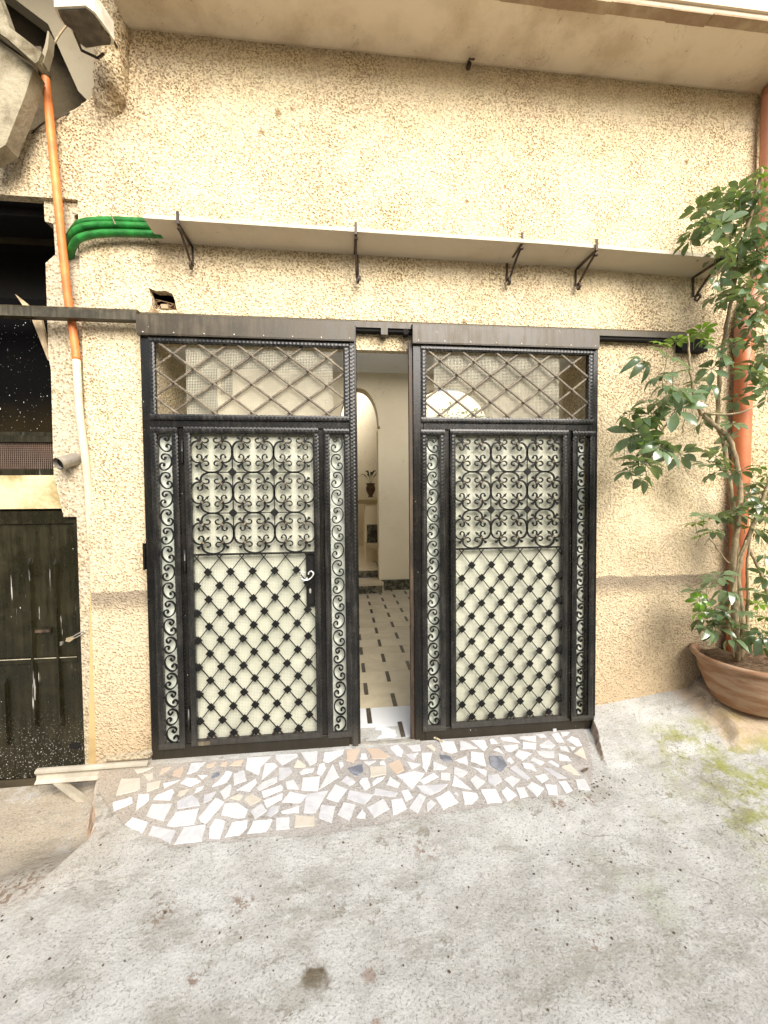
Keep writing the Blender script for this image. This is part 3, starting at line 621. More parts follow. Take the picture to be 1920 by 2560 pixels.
def clipline(p, d, x0, x1, z0, z1):
    t0, t1 = -40, 40
    for a, da, lo_, hi in ((p[0], d[0], x0, x1), (p[1], d[1], z0, z1)):
        u, v = (lo_-a)/da, (hi-a)/da
        if u > v: u, v = v, u
        t0, t1 = max(t0, u), min(t1, v)
    return t0, t1
def make_gate(X0, label, W, dx, wicket):
    g = thing('sliding_gate', label, 'gate', (X0, 0, 0), group='black wrought iron sliding gates')
    y0, y1 = GY, GY+.035
    # outer frame: stiles and rails
    fr = MB(); fr.box(0,.062,y0,y1,.0,2.5,.003).box(W-.062,W,y0,y1,.0,2.5,.003)
    fr.box(.0625,W-.0625,y0+.001,y1,.0,.075,.002).box(.0625,W-.0625,y0+.001,y1,1.900,1.945,.002).box(.0625,W-.0625,y0+.001,y1,2.39,2.5,.002)
    fr.box(.1895,.2245,y0+.010,y1,.0755,1.8995,.002).box(.9695,1.003,y0+.010,y1,.0755,1.8995,.002)
    fr.box(.205,.985,y0+.002,y0+.0095,.030,.0745,.001)
    obj('frame', fr, M['gate'], g)
    # header cover, its sky reflection painted into the lighter colour
    hd = MB(); hd.box(-.004,W-.012,y0-.028,y0-.0255,2.405,2.508).prism([(y0-.028,2.5085),(y0-.0255,2.5085),(y0+.05,2.532),(y0+.05,2.535)], -.004, W-.012, 'X').box(-.004,W-.012,y0-.0255,y0-.001,2.40,2.4045)
    h = obj('header_cover', hd, M['gate_sky_lit'], g)
    for k in range(8):
        x = .03+k*(W-.07)/7; put('rivet', MB().lathe([(.0042,.0),(.0036,.002),(0,.003)], n=8).mesh('rivet', M['steel']), h, (x, y0-.028, 2.414), (math.radians(90), 0, 0))
    # transom with crossed hammered bars
    tx0, tx1, tz0, tz1 = .048+dx*.3, 1.152 if wicket else 1.135, 1.941, 2.397
    tr_ = obj('transom_frame', hframe(MB(), tx0, tx1, tz0, tz1, .031), M['hammer'], g)
    ox0, ox1, oz0, oz1 = tx0+.029, tx1-.029, tz0+.029, tz1-.029
    nx0, ppx, nz, ppz = (.172 if wicket else .166), (.2132 if wicket else .2088), 2.311, .0803
    for sgn, yy in ((1, GY+.004), (-1, GY-.004)):
        k0 = set()
        for i in range(-6, 8):
            p_ = (nx0+ppx*i, nz); d = (ppx/2, -sgn*ppz if False else sgn*ppz)
            t0, t1 = clipline(p_, d, ox0, ox1, oz0, oz1)
            if t1-t0 < .3: continue
            a = (p_[0]+d[0]*t0, p_[1]+d[1]*t0); c = (p_[0]+d[0]*t1, p_[1]+d[1]*t1)
            obj('lattice_bar', MB().hammered(a, c, .0135, .006, yy, .02, .0008), M['lattice'], tr_)
    for i in range(5):
        for (ax, az) in ((0, 0), (0, -2*ppz)) + (((.5, -ppz), (.5, -3*ppz)) if i < 4 else ()):
            put('rivet', MB().lathe([(.007,.0),(.006,.004),(0,.006)], n=8).mesh('rivet', M['lattice']), tr_, (nx0+ppx*(i+ax), GY-.006, nz+az), (math.radians(90), 0, 0))
    wx0, wx1 = (.235, 1.06) if wicket else (.135, .93)
    o = obj('wire_mesh', wire(wx0, wx1, 1.95, 2.39, .0088, GY+.026, .0008), M['mesh'], g); o['kind'] = 'stuff'
    # side panels with running scrolls
    for (a0, a1, flip0) in ((.045+dx, .190, -1), (1.003, 1.150, 1)):
        sf = obj('side_panel_frame', hframe(MB(), a0, a1, .062, 1.898, .033), M['hammer'], g); cx = (a0+a1)/2
        for k in range(17):
            z = 1.81-k*.1045
            s_ = flip0*(1 if k % 2 == 0 else -1)
            put('scroll', me_ss, sf, (cx, GY+.004, z), None, (s_*.96, 1, 1))
    # centre: wicket door or fixed panel
    px0, px1 = (.224, .972)
    cf = hframe(MB(), px0, px1, .070, 1.902, .033); cf.box(px0+.03, px1-.03, GY-.010, GY+.003, 1.172, 1.183)
    cp_ = obj('wicket_door' if wicket else 'centre_panel', cf, M['hammer'], g)
    cx = .5985 if wicket else .590+.005; cpx, cz0 = .2315, 1.763
    for i in range(3):
        for j in range(3):
            X, Z = cx+(i-1)*cpx, cz0-j*.2325
            for r in range(4):
                a = r*math.pi/2; put('scroll', me_cs, cp_, (X, GY+.001, Z), (0, a, 0)); put('spear', me_sp, cp_, (X, GY+.0005*r, Z), (0, a, 0)); put('collar', me_col, cp_, (X, GY, Z), (0, a, 0))
    for k in (-.5, .5):
        zc = cz0-.2325*(k+1); obj('crossbar', MB().box(cx-cpx, cx+cpx, GY-.002, GY+.004, zc-.0025, zc+.0025), M['iron'], cp_)
        xc = cx+cpx*k; obj('crossbar', MB().box(xc-.0025, xc+.0025, GY-.003, GY+.003, cz0-.465, cz0), M['iron'], cp_)
    for a in (-.5, .5):
        for c in (.5, 1.5): put('diamond_plate', me_dia, cp_, (cx+cpx*a, GY-.004, cz0-.2325*c), (0, math.pi/4, 0), (1.1, 1, 1.1))
    # diamond lattice
    lx, pz = (.335 if wicket else .3575), .0786; bx0, bx1, bz0, bz1 = px0+.031, px1-.031, .100, 1.174
    for sgn, yy in ((1, GY+.003), (-1, GY+.0075)):
        for i in range(-14, 14):
            p_ = (lx+.1246*i, 1.076); d = (.0623, sgn*pz); t0, t1 = clipline(p_, d, bx0, bx1, bz0, bz1)
            if t1-t0 < .4: continue
            mb = MB().strip([(p_[0]+d[0]*t0, p_[1]+d[1]*t0), (p_[0]+d[0]*t1, p_[1]+d[1]*t1)], .0052, yy-.002, yy+.002); obj('lattice_bar', mb, M['iron'], cp_)
    for r in range(13):
        o_ = 0 if r % 2 == 0 else -.0623
        for k in range(-1, 7):
            x = lx+o_+.1246*k
            if x < bx0+.012 or x > bx1-.004: continue
            put('diamond_plate', me_dia, cp_, (x, GY-.002, 1.076-pz*r), (0, math.pi/4+random.uniform(-.12,.12), 0))
    ft = MB()
    for k in range(5):
        x = lx+.1246*k; ft.tube(bez([(x-.035,GY,.100),(x-.012,GY,.128),(x+.012,GY,.128),(x+.035,GY,.100)],3), .0035, 5)
    obj('foot_scroll', ft, M['bracket'], cp_)
    # frosted sheet and mesh behind
    o = obj('frosted_sheet', MB().box(.07, W-.07, GY+.036, GY+.039, .07, 1.90), M['sheet'], g)
    o = obj('wire_mesh', wire(.24, .955, .09, 1.885, .0088, GY+.030, .0007), M['mesh'], g); o['kind'] = 'stuff'
    if wicket:
        for z in (1.83, 1.21, .29):
            hm = MB().lathe([(0,0),(.008,0),(.008,.063),(.0095,.065),(.008,.067),(.008,.13),(0,.13)], n=8); put('hinge', hm.mesh('hinge', M['hammer'], True), cp_, (.2105, GY-.004, z-.13))
        lk = obj('lock_plate', MB().box(.888,.945,GY+.009,GY+.028,.855,1.168), M['iron'], cp_)
        hp = bez([(.888,1.055),(.884,1.066),(.872,1.068),(.860,1.057),(.862,1.036),(.885,1.022),(.91,1.026),(.930,1.045),(.932,1.062),(.920,1.070),(.906,1.062),(.905,1.050)], 5)
        obj('handle', MB().tube([(p[0], GY-.035-.01*math.sin(i*.1), p[1]) for i, p in enumerate(hp)], .0042, 8).tube([(.893,GY-.035,1.024),(.895,GY+.01,1.03)], .006, 8), M['chrome'], cp_, smooth=True)
        obj('keyhole_cover', MB().prism([(.905,.955),(.911,.965),(.917,.955),(.915,.935),(.907,.935)], GY+.003, GY+.0085), M['chrome'], lk)
        obj('keyhole', MB().prism([(W-.034,1.050),(W-.029,1.058),(W-.023,1.058),(W-.019,1.050),(W-.023,1.040),(W-.022,1.022),(W-.031,1.022),(W-.030,1.040)], GY-.0012, GY-.0002), mat_simple('keyhole_light', (.8,.8,.76), .5, .05), g)  # pale plate paints the light seen through the keyhole
        obj('pull_handle', MB().box(-.012,-.002,GY-.01,GY+.01,1.10,1.25), M['gate'], g)
        obj('weld_patch', MB().box(.262,.33,GY-.016,GY-.0125,.075,.097), M['lattice'], g)
    else:
        obj('stile_edge', MB().box(-.022,-.002,GY+.010,GY+.045,.0,2.42), M['bracket'], g)
    return g
make_gate(-1.11, 'left iron gate with a wicket door, curled handle and lock plate', 1.198, 0.0, True)
make_gate(.422, 'right iron gate without a handle, its foot beside the raised concrete pad', 1.172, .002, False)
# scalloped strip on the leading stile of the left gate
ed = obj('stile_trim', MB().hammered((1.166,.004),(1.166,2.40),.034,.006,GY-.0085,.0215,.002), M['hammer'], bpy.data.objects['sliding_gate'])
ed.name = 'stile_trim'

# top rail the gates hang from, sill track
rail = thing('gate_rail', 'long dark box rail the gates hang from, running past both sides', 'rail', (0, 0, 2.5))
b = MB(); b.prism([(-.092,-.016),(-.092,.030),(-.080,.046),(-.052,.046),(-.044,.035),(-.044,-.016)], -2.6, -1.118, 'X'); obj('tube', b, M['rail'], rail)
b = MB(); b.prism([(-.060,-.0),(-.060,.035),(-.05,.046),(-.004,.046),(-.004,-.0)], -1.117, 2.33, 'X'); obj('tube', b, M['gate_sky_lit'], rail)
b = MB().box(-1.117,2.31,-.050,-.004,-.016,-.0005); obj('slot', b, M['black'], rail)
obj('stop_block', MB().box(.235,.275,-.070,-.01,-.042,-.001), M['rail'], rail); obj('roller', MB().tube([(.385,-.07,-.02),(.385,-.02,-.02)], .018, 12), M['black'], rail)
obj('end_plate', MB().box(2.18,2.36,-.058,-.005,-.075,-.0005), M['black'], rail)
tk = thing('sill_track', 'thin pale metal track across the open gap between the gates', 'track', (.27, -.06, -.005))
obj('track_bar', MB().box(-.25,.18,-.022,-.006,-.01,.014), mat_simple('track_metal', (.45,.43,.38), .4, .3, metal=.3), tk); obj('sill', MB().box(-.25,.18,-.005,.014,-.01,.006), M['steel'], tk)
ch = thing('guide_channel', 'cream metal guide channel jutting past the left gate foot', 'channel', (-1.4, -.12, 0))
prf = [(-.026,-.05),(-.030,-.044),(-.014,-.030),(-.010,-.008),(-.018,.004),(-.026,.012),(-.024,.022),(-.012,.028),(.0,.028),(.0,-.05)]
obj('channel_bar', MB().prism(prf, -.285, .295, 'X'), M['channel'], ch)
obj('strut', MB().prism([(-.19,-.05),(-.15,-.05),(-.02,-.17),(-.065,-.17)], -.03, .0), M['channel'], ch)
obj('ledge_strip', MB().prism([(.02,.03),(.295,.032),(.295,.055),(.05,.045)], .012, .05), M['jamb'], ch)

# ================================================================= MOSAIC THRESHOLD
mo = put('threshold_mosaic', None, kind='structure')
ol = [(246,1930),(300,1921),(380,1913),(640,1893),(906,1871),(1200,1845),(1458,1822),(1475,1860),(1482,1920),(1478,1968),(1440,1985),(1300,2003),(1150,2030),(1000,2055),(880,2075),(800,2090),(640,2098),(500,2112),(440,2122),(370,2098),(310,2062),(290,2040),(262,2010),(244,1980)]
P = []
for i, a in enumerate(ol):
    c = ol[(i+1) % len(ol)]
    for k in range(4):
        t = k/4; P.append(onG(a[0]+(c[0]-a[0])*t+random.uniform(-2,2), a[1]+(c[1]-a[1])*t+(random.uniform(-2,2) if 6 < i < 21 else 0)))
# bed as a fine sheet clipped by the outline
def inside(x, y, poly):
    c = False; j = len(poly)-1
    for i in range(len(poly)):
        a, b_ = poly[i], poly[j]
        if (a.y > y) != (b_.y > y) and x < (b_.x-a.x)*(y-a.y)/(b_.y-a.y+1e-12)+a.x: c = not c
        j = i
    return c
bed = MB(); bxs = [-1.45+.0125*i for i in range(245)]; bys = [-.80+.0125*j for j in range(60)]; idx = {}
for j, y in enumerate(bys[:-1]):
    for i, x in enumerate(bxs[:-1]):
        if inside(x+.00625, y+.00625, P):
            q = []
            for (a, c) in ((i,j),(i+1,j),(i+1,j+1),(i,j+1)):
                if (a, c) not in idx: idx[(a, c)] = len(bed.v); bed.v.append((bxs[a], bys[c], zg(bxs[a], bys[c])+.004))
                q.append(idx[(a, c)])
            bed.f.append(tuple(q))
obj('mortar_bed', bed, M['mortar'], mo)
K = 360/1659
W_, C_, P_, G_, D_ = 'stone_white', 'stone_cream', 'stone_peach', 'stone_grey', 'stone_dark'
ST = {(260,1860): [
(C_,[(150,600),(205,420),(410,410),(415,520),(380,545)]),(W_,[(108,685),(320,625),(325,690),(120,780)]),(W_,[(375,770),(400,600),(515,590),(515,660)]),(C_,[(355,310),(560,280),(480,320),(385,350)]),
(C_,[(455,365),(560,350),(560,410),(520,430)]),(P_,[(640,365),(665,295),(770,275),(720,320)]),(P_,[(795,375),(810,320),(910,270),(915,330),(880,390)]),(W_,[(960,355),(1010,235),(1165,225),(1070,320)]),
(P_,[(1185,250),(1290,220),(1265,270),(1190,285)]),(P_,[(1340,265),(1365,225),(1420,215),(1405,270)]),(P_,[(1450,260),(1500,215),(1610,195),(1570,260)]),(C_,[(495,470),(655,435),(635,510),(500,560)]),
(W_,[(685,465),(865,430),(700,520)]),(W_,[(885,465),(960,405),(1060,410),(1110,440),(1000,500)]),(W_,[(1085,370),(1190,375),(1130,415)]),(D_,[(1235,395),(1260,355),(1330,335),(1330,370),(1260,405)]),
(W_,[(1250,500),(1330,430),(1410,325),(1475,345),(1410,450)]),(W_,[(1495,360),(1610,320),(1640,430),(1500,485)]),(W_,[(575,650),(620,600),(790,535),(805,570),(760,660)]),(C_,[(850,600),(870,560),(975,530),(930,590),(880,620)]),
(W_,[(1045,575),(1070,520),(1150,495),(1120,540)]),(W_,[(1340,560),(1450,480),(1470,500),(1445,600),(1385,645)]),(W_,[(495,840),(560,710),(780,705),(685,895)]),(G_,[(850,680),(1000,600),(1080,650),(1100,720),(850,755)]),
(W_,[(735,945),(830,800),(1085,760),(1030,935),(800,965)]),(W_,[(1095,860),(1280,645),(1375,690),(1180,920),(1120,905)]),(W_,[(1360,830),(1400,705),(1540,695),(1650,770),(1620,850),(1540,865)]),(W_,[(250,940),(330,865),(500,920),(440,1040)]),
(W_,[(520,1060),(570,960),(690,990),(820,1015),(760,1160),(640,1090)]),(W_,[(820,1165),(925,980),(1165,950),(1120,1130)]),(W_,[(1215,1090),(1220,980),(1280,880),(1390,910),(1330,1100)]),(W_,[(1400,1085),(1480,920),(1650,890),(1640,980),(1560,1060)]),
(G_,[(1150,690),(1160,600),(1290,560),(1240,650)]),(C_,[(1450,635),(1550,590),(1600,610),(1560,660)])],
(580,1860): [
(W_,[(165,300),(180,175),(440,160),(340,260),(305,365)]),(W_,[(510,180),(510,135),(740,125),(750,155),(585,250)]),(W_,[(800,115),(985,100),(970,220),(895,260)]),(W_,[(1055,200),(1070,110),(1285,75),(1270,125),(1110,220)]),
(P_,[(1320,200),(1320,85),(1475,70),(1400,220)]),(W_,[(1480,185),(1490,125),(1545,125),(1560,185)]),(W_,[(345,420),(385,240),(490,235),(520,270)]),(C_,[(720,275),(755,195),(850,255),(840,280)]),
(G_,[(540,425),(545,290),(670,285),(690,330),(590,420)]),(W_,[(780,335),(830,300),(945,290),(930,330),(800,360)]),(W_,[(980,350),(1010,250),(1060,230),(1080,290),(1030,370)]),(W_,[(1010,530),(1160,250),(1230,390)]),
(W_,[(1230,220),(1280,220),(1285,260),(1250,300)]),(D_,[(1335,290),(1500,245),(1505,330),(1440,380),(1370,340)]),(W_,[(60,540),(270,415),(285,455),(205,555)]),(W_,[(290,515),(360,450),(515,395),(515,450),(320,545)]),
(W_,[(350,560),(560,485),(585,520),(578,545),(370,625)]),(W_,[(375,665),(580,585),(570,650),(405,740)]),(W_,[(620,450),(710,425),(765,530),(640,525)]),(W_,[(805,540),(820,405),(1010,390),(985,550)]),
(G_,[(1265,440),(1325,380),(1420,450),(1360,490)]),(W_,[(1465,450),(1500,410),(1560,400),(1590,500),(1530,545)]),(C_,[(140,650),(235,585),(330,650),(215,720)]),(W_,[(215,785),(335,705),(400,780),(265,875)]),
(W_,[(585,680),(670,565),(850,605),(775,690)]),(G_,[(830,800),(860,600),(1100,555),(960,800)]),(W_,[(1095,635),(1190,480),(1320,535),(1220,680)]),(G_,[(1330,640),(1360,550),(1615,600),(1520,705)]),
(W_,[(570,790),(770,730),(765,805),(580,810)]),(G_,[(400,830),(450,745),(550,725),(530,790),(450,850)]),(W_,[(1005,825),(1035,715),(1185,735),(1145,920),(1010,865)]),(W_,[(1220,825),(1285,690),(1420,720),(1350,895)]),
(W_,[(1440,860),(1500,765),(1540,820),(1535,865)]),(W_,[(185,1040),(250,905),(460,885),(390,1020)]),(W_,[(515,870),(655,860),(660,985),(515,1000)]),(C_,[(725,970),(740,840),(950,855),(945,955)])],
(880,1820): [
(P_,[(165,250),(300,250),(430,330),(380,360),(235,360),(215,310)]),(W_,[(440,235),(520,205),(585,265),(570,335),(510,320)]),(G_,[(640,215),(780,205),(790,270),(700,275)]),(C_,[(855,215),(920,200),(960,245),(950,280)]),
(W_,[(1015,170),(1165,165),(1190,220),(1210,280),(1150,300),(1045,270)]),(W_,[(1240,160),(1310,170),(1440,240),(1250,260)]),(W_,[(1375,155),(1520,150),(1560,225),(1515,270)]),(G_,[(620,320),(760,300),(710,380)]),
(W_,[(805,305),(920,300),(895,420),(855,520),(815,460)]),(D_,[(1010,315),(1130,340),(1160,385),(1090,400),(1020,360)]),(W_,[(1195,385),(1315,335),(1335,440)]),(W_,[(1375,285),(1510,300),(1540,450),(1370,390)]),
(W_,[(135,400),(270,395),(190,440)]),(W_,[(320,400),(370,390),(390,440),(325,430)]),(C_,[(208,460),(390,455),(385,545),(215,575)]),(P_,[(415,430),(545,375),(600,495),(515,540)]),
(W_,[(635,400),(780,430),(690,490)]),(W_,[(940,400),(1090,465),(1050,490),(940,490)]),(W_,[(1180,460),(1330,520),(1260,580),(1175,540)]),(W_,[(1385,460),(1550,500),(1540,570)]),
(W_,[(525,560),(720,510),(830,535),(690,710)]),(W_,[(780,620),(940,530),(990,575),(830,655)]),(W_,[(1025,525),(1130,535),(1125,615),(1025,600)]),(W_,[(235,640),(290,590),(370,575),(330,620),(240,680)]),
(W_,[(400,665),(440,575),(550,650),(520,700)]),(G_,[(249,780),(270,710),(520,760),(490,805)]),(G_,[(745,680),(1090,665),(1000,740),(900,785),(800,740)]),(W_,[(1155,675),(1180,560),(1370,720)]),
(W_,[(1365,620),(1420,560),(1530,630),(1440,715)]),(W_,[(570,740),(645,725),(700,810),(620,855)]),(W_,[(175,935),(355,835),(425,945),(260,1040)]),(W_,[(456,850),(570,825),(625,940),(475,1010)]),
(W_,[(665,935),(775,775),(845,810),(755,990)]),(W_,[(860,890),(910,840),(960,880),(870,975)]),(W_,[(969,820),(1115,740),(1215,865),(1050,950)]),(W_,[(1175,770),(1200,745),(1240,805)]),
(W_,[(1270,745),(1430,765),(1450,815),(1380,885),(1300,885)])],
(1180,1800): [
(W_,[(200,240),(240,225),(295,280),(220,280)]),(W_,[(330,215),(440,205),(500,230),(550,275),(345,240)]),(W_,[(550,205),(730,195),(730,260),(555,225)]),(W_,[(730,178),(820,170),(855,205),(790,212)]),
(W_,[(915,185),(990,160),(1060,265),(980,260)]),(W_,[(1020,150),(1120,150),(1090,185),(1040,195)]),(W_,[(1090,240),(1150,200),(1220,225),(1265,300),(1210,310)]),(W_,[(360,310),(520,290),(530,325),(450,375),(390,360)]),
(W_,[(590,265),(735,285),(730,345),(585,340)]),(W_,[(775,300),(880,235),(955,300),(920,335),(800,325)]),(W_,[(1000,310),(1080,315),(1130,385),(1020,350)]),(W_,[(1115,310),(1190,330),(1150,360)]),
(C_,[(1180,395),(1275,325),(1325,475)]),(W_,[(250,355),(300,330),(370,410)]),(W_,[(495,425),(540,360),(680,400),(580,475)]),(W_,[(745,370),(940,375),(940,445),(850,440),(780,415)]),
(W_,[(995,395),(1100,430),(1135,480),(1010,470)]),(D_,[(205,430),(340,430),(400,530),(335,605),(215,530)]),(W_,[(400,480),(440,435),(480,490),(455,515)]),(W_,[(675,480),(705,440),(830,500),(790,535)]),
(W_,[(875,495),(920,480),(1000,530),(990,560)]),(C_,[(1030,560),(1130,520),(1240,640),(1170,635)]),(W_,[(580,510),(690,520),(745,605),(600,560)]),(G_,[(440,570),(505,535),(660,670),(630,710),(530,640)]),
(G_,[(830,570),(900,570),(1090,680),(980,680)]),(G_,[(185,650),(300,640),(340,710),(260,770),(190,730)]),(G_,[(370,700),(450,655),(545,700),(460,780)]),(W_,[(720,655),(850,635),(880,685),(800,735)]),
(W_,[(105,815),(270,810),(340,955),(175,965)]),(W_,[(343,835),(400,785),(510,880),(410,945)]),(W_,[(505,795),(600,785),(645,885),(555,910)]),(W_,[(630,780),(690,725),(830,800),(745,895)]),
(W_,[(845,755),(970,765),(985,870),(880,865)]),(W_,[(995,725),(1080,715),(1155,820),(1080,850)]),(W_,[(1190,700),(1290,690),(1360,815),(1225,805)])]}
for (ox, oy), lst in ST.items():
    for mt, poly in lst:
        pcx = sum(x for x, y in poly)/len(poly); pcy = sum(y for x, y in poly)/len(poly)
        pts = [onG(ox+(pcx+(x-pcx)*1.06)*K, oy+(pcy+(y-pcy)*1.06)*K) for x, y in poly]
        # break the straight edges slightly
        o_ = []
        for i, a in enumerate(pts):
            c = pts[(i+1) % len(pts)]; o_.append(a)
            for k in ((1, 2) if (c-a).length > .05 else (1,)):
                t = k/3 if (c-a).length > .05 else .5
                q = a.lerp(c, t); nrm = Vector((-(c-a).y, (c-a).x, 0)).normalized(); q = q+nrm*random.uniform(-.0022, .0022); q.z = zg(q.x, q.y); o_.append(q)
        n = len(o_); hh = random.uniform(.0065, .0085); cen = sum(o_, Vector())/n
        v = [(p_.x, p_.y, p_.z) for p_ in o_] + [(p_.x, p_.y, p_.z+hh-.0012) for p_ in o_] + [tuple(p_.lerp(cen, .0018/max(.01, (p_-cen).length))+Vector((0, 0, hh))) for p_ in o_]
        tri = tessellate_polygon([[Vector((p_.x, p_.y, 0)) for p_ in o_]])
        fs = [tuple(2*n+i for i in t) for t in tri] + [(i, (i+1) % n, n+(i+1) % n, n+i) for i in range(n)] + [(n+i, n+(i+1) % n, 2*n+(i+1) % n, 2*n+i) for i in range(n)]
        obj('stone', MB().add(v, fs), M[mt], mo)

# ================================================================= LEDGE, BRACKETS, CABLES
lg = thing('stone_ledge', 'long thin pale slab ledge on iron brackets above the gates', 'ledge', (0, 0, 2.96))
for (x0, x1, z0, z1) in ((-1.022, 1.213, .0, -.012), (1.2155, 2.43, -.012, -.040)):
    v = [(x0-.002,-.188,z0+.012),(x1,-.20,z1+.004),(x1,.01,z1-.004),(x0,.01,z0+.002)]
    b = MB().add(v+[(a, c, d+.020) for a, c, d in v], [(3,2,1,0),(4,5,6,7),(0,1,5,4),(1,2,6,5),(2,3,7,6),(3,0,4,7)]); obj('slab', b, M['ledge'], lg)
for i, (x, sw, drop) in enumerate(((-.85, .012, .135), (.088, .03, .175), (1.045, -.02, .14), (1.495, -.015, .13), (2.30, .0, .15))):
    zt = -.0 if x < 1.2 else -.013-(x-1.2)*.02
    yf = -.193 if x < 1.2 else -.203
    br = MB(); t_ = .0045
    br.box(x-.007, x+.007, yf-.004, yf+.002, zt-.012, zt+.052)
    br.box(x-.007, x+.007, yf+.0025, -.006, zt-.012, zt-.004)
    P1 = bez([(yf+.01, -.02), (yf*.62, -.055), (-.045, -drop*.80), (-.022, -drop), (-.035, -drop-.022), (-.058, -drop-.008), (-.052, -drop+.014), (-.036, -drop+.006)] if i != 1 else [(yf+.01,-.02),(-.12,-.07),(-.05,-.14),(-.03,-.165),(-.035,-.19),(-.055,-.20),(-.07,-.185),(-.065,-.168),(-.052,-.17),(-.05,-.182)], 5)
    vs = []; n = len(P1)
    for k, p_ in enumerate(P1):
        tt = (P1[min(k+1, n-1)]-P1[max(0, k-1)]); tt.normalize(); q = Vector((-tt.y, tt.x))*.0035; xx = x+sw*k/n
        for (e, xo) in ((1, -.006), (1, .006), (-1, .006), (-1, -.006)): vs.append((xx+xo, p_.x+q.x*e, zt+p_.y+q.y*e))
    br.add(vs, [(0,1,2,3), (4*n-4, 4*n-3, 4*n-2, 4*n-1)]+[(4*k+j, 4*k+(j+1) % 4, 4*k+4+(j+1) % 4, 4*k+4+j) for k in range(n-1) for j in range(4)])
    br.tube([(x+sw*.5, -.004, zt-.012), (x+sw*.7, -.010, zt-drop*.9)], .006, 6)
    br.tube([(x, yf, zt-.03), (x+.004, yf+.01, zt-.036)], .009, 6)
    obj('bracket', br, M['bracket'], lg)
gc = thing('green_conduits', 'bundle of three green plastic conduits curving out of the wall to the ledge', 'conduit', (-1.2, -.05, 3.0))
for (za, zb, yy, x1) in ((3.005, 3.058, -.030, -.86), (2.965, 3.022, -.045, -.86), (2.895, 2.976, -.052, -.99)):
    pts = [(-1.60+1.2,.10+.05,za-.05-3.0),(-1.525+1.2,.03+.05,za-.025-3.0),(-1.47+1.2,yy+.02+.05,za-3.0),(-1.42+1.2,yy+.05,za+(zb-za)*.45-3.0),(-1.33+1.2,yy+.05,za+(zb-za)*.8-3.0),(-1.2+1.2,yy+.05,zb-.004-3.0),(x1+1.2,yy+.05,zb-3.0)]
    obj('conduit', MB().tube(bez(pts, 6), .0195, 14), M['green'], gc, smooth=True)
obj('tie', MB().tube([(-.022,-.045,.087),(-.030,-.050,.06),(-.026,-.052,.03),(-.02,-.03,.0)], .003, 6), M['wood'], gc)
oc = thing('electric_conduit', 'tall orange plastic pipe with a cream painted lower end beside the dark door', 'pipe', (-1.5, -.04, 2.5))
pO = [(-1.570,-.05,3.80),(-1.565,-.05,3.75),(-1.52,-.05,3.02),(-1.508,-.024,2.62),(-1.497,-.018,2.5),(-1.482,-.02,2.36),(-1.474,-.025,2.28)]
obj('orange_pipe', MB().tube([Vector(p_)-Vector((-1.5,-.04,2.5)) for p_ in bez(pO, 6)], .0205, 16), M['orange'], oc, smooth=True)
pC = [(-1.474,-.025,2.279),(-1.462,-.035,2.0),(-1.452,-.02,1.78),(-1.450,-.004,1.62),(-1.456,.016,1.40),(-1.462,.040,1.15)]
obj('cream_pipe', MB().tube([Vector(p_)-Vector((-1.5,-.04,2.5)) for p_ in bez(pC, 6)], .0195, 16), M['cream_pipe'], oc, smooth=True)
obj('collar', MB().tube([(-.071,-.01,1.27),(-.073,-.01,1.35),(-.076,-.012,1.40)], [.027,.030,.022], 14), M['concrete_old'], oc, smooth=True)
obj('bracket_clip', MB().box(-.092,-.062,-.042,-.03,1.37,1.40), M['bracket'], oc)
rp = thing('downpipe', 'terracotta painted downpipe in the corner behind the potted shrub', 'pipe', (2.62, -.06, 1.0))
pP = [(2.59,-.06,.2),(2.605,-.06,1.0),(2.615,-.06,1.8),(2.622,-.06,2.52)]
obj('lower_pipe', MB().tube([Vector(p_)-Vector((2.62,-.06,1.0)) for p_ in bez(pP, 4)], .049, 20), M['pipe_brown'], rp, smooth=True)
obj('socket', MB().tube([(.002,0,1.50),(.003,0,1.60)], .055, 20), M['pipe_pink'], rp, smooth=True)
pP = [(2.623,-.06,2.60),(2.63,-.06,2.68),(2.67,-.06,2.78),(2.74,-.06,2.90),(2.765,-.06,3.02),(2.772,-.06,3.6),(2.775,-.06,4.105)]
obj('upper_pipe', MB().tube([Vector(p_)-Vector((2.62,-.06,1.0)) for p_ in bez(pP, 6)], .049, 20), M['pipe_pink'], rp, smooth=True)
pP = [(2.66,-.07,2.72),(2.8,-.09,2.69),(3.1,-.1,2.64),(3.6,-.1,2.58)]
obj('branch_pipe', MB().tube([Vector(p_)-Vector((2.62,-.06,1.0)) for p_ in bez(pP, 4)], .042, 16), M['pipe_pink'], rp, smooth=True)
hk = thing('soffit_hook', 'small iron hook where the smooth soffit meets the stucco', 'hook', (.788, -.03, 4.10))
obj('ring', MB().tube(bez([(0,.02,.02),(-.008,-.02,.0),(-.012,-.04,-.018),(.006,-.045,-.026),(.018,-.035,-.012),(.012,-.025,.0)], 4), .0045, 6), M['bracket'], hk)
obj('rose', MB().tube([(0,.03,.0),(0,-.0,-.002)], .014, 8), M['bracket'], hk)
nest = thing('rubble_nest', 'twigs and brick chips stuffed into the square wall hole above the left gate', 'debris', (-1.01, .06, 2.585))
b = MB()
for k in range(46):
    p_ = Vector((random.uniform(-.062,.052), random.uniform(-.03,.07), random.uniform(.0,.045+.02*random.random()))); a = Vector((random.uniform(-1,1), random.uniform(-.5,.5), random.uniform(-.6,.6))).normalized()*random.uniform(.014,.036)
    b.tube([p_-a, p_+a], random.uniform(.002,.005), 4)
b.tube([(-.06,-.02,.075),(.045,-.03,.048)], .003, 4); obj('twigs', b, M['rubble'], nest, kind='stuff')
obj('brick_chip', MB().box(-.02,.018,-.052,-.03,.012,.036), M['wood'], nest)

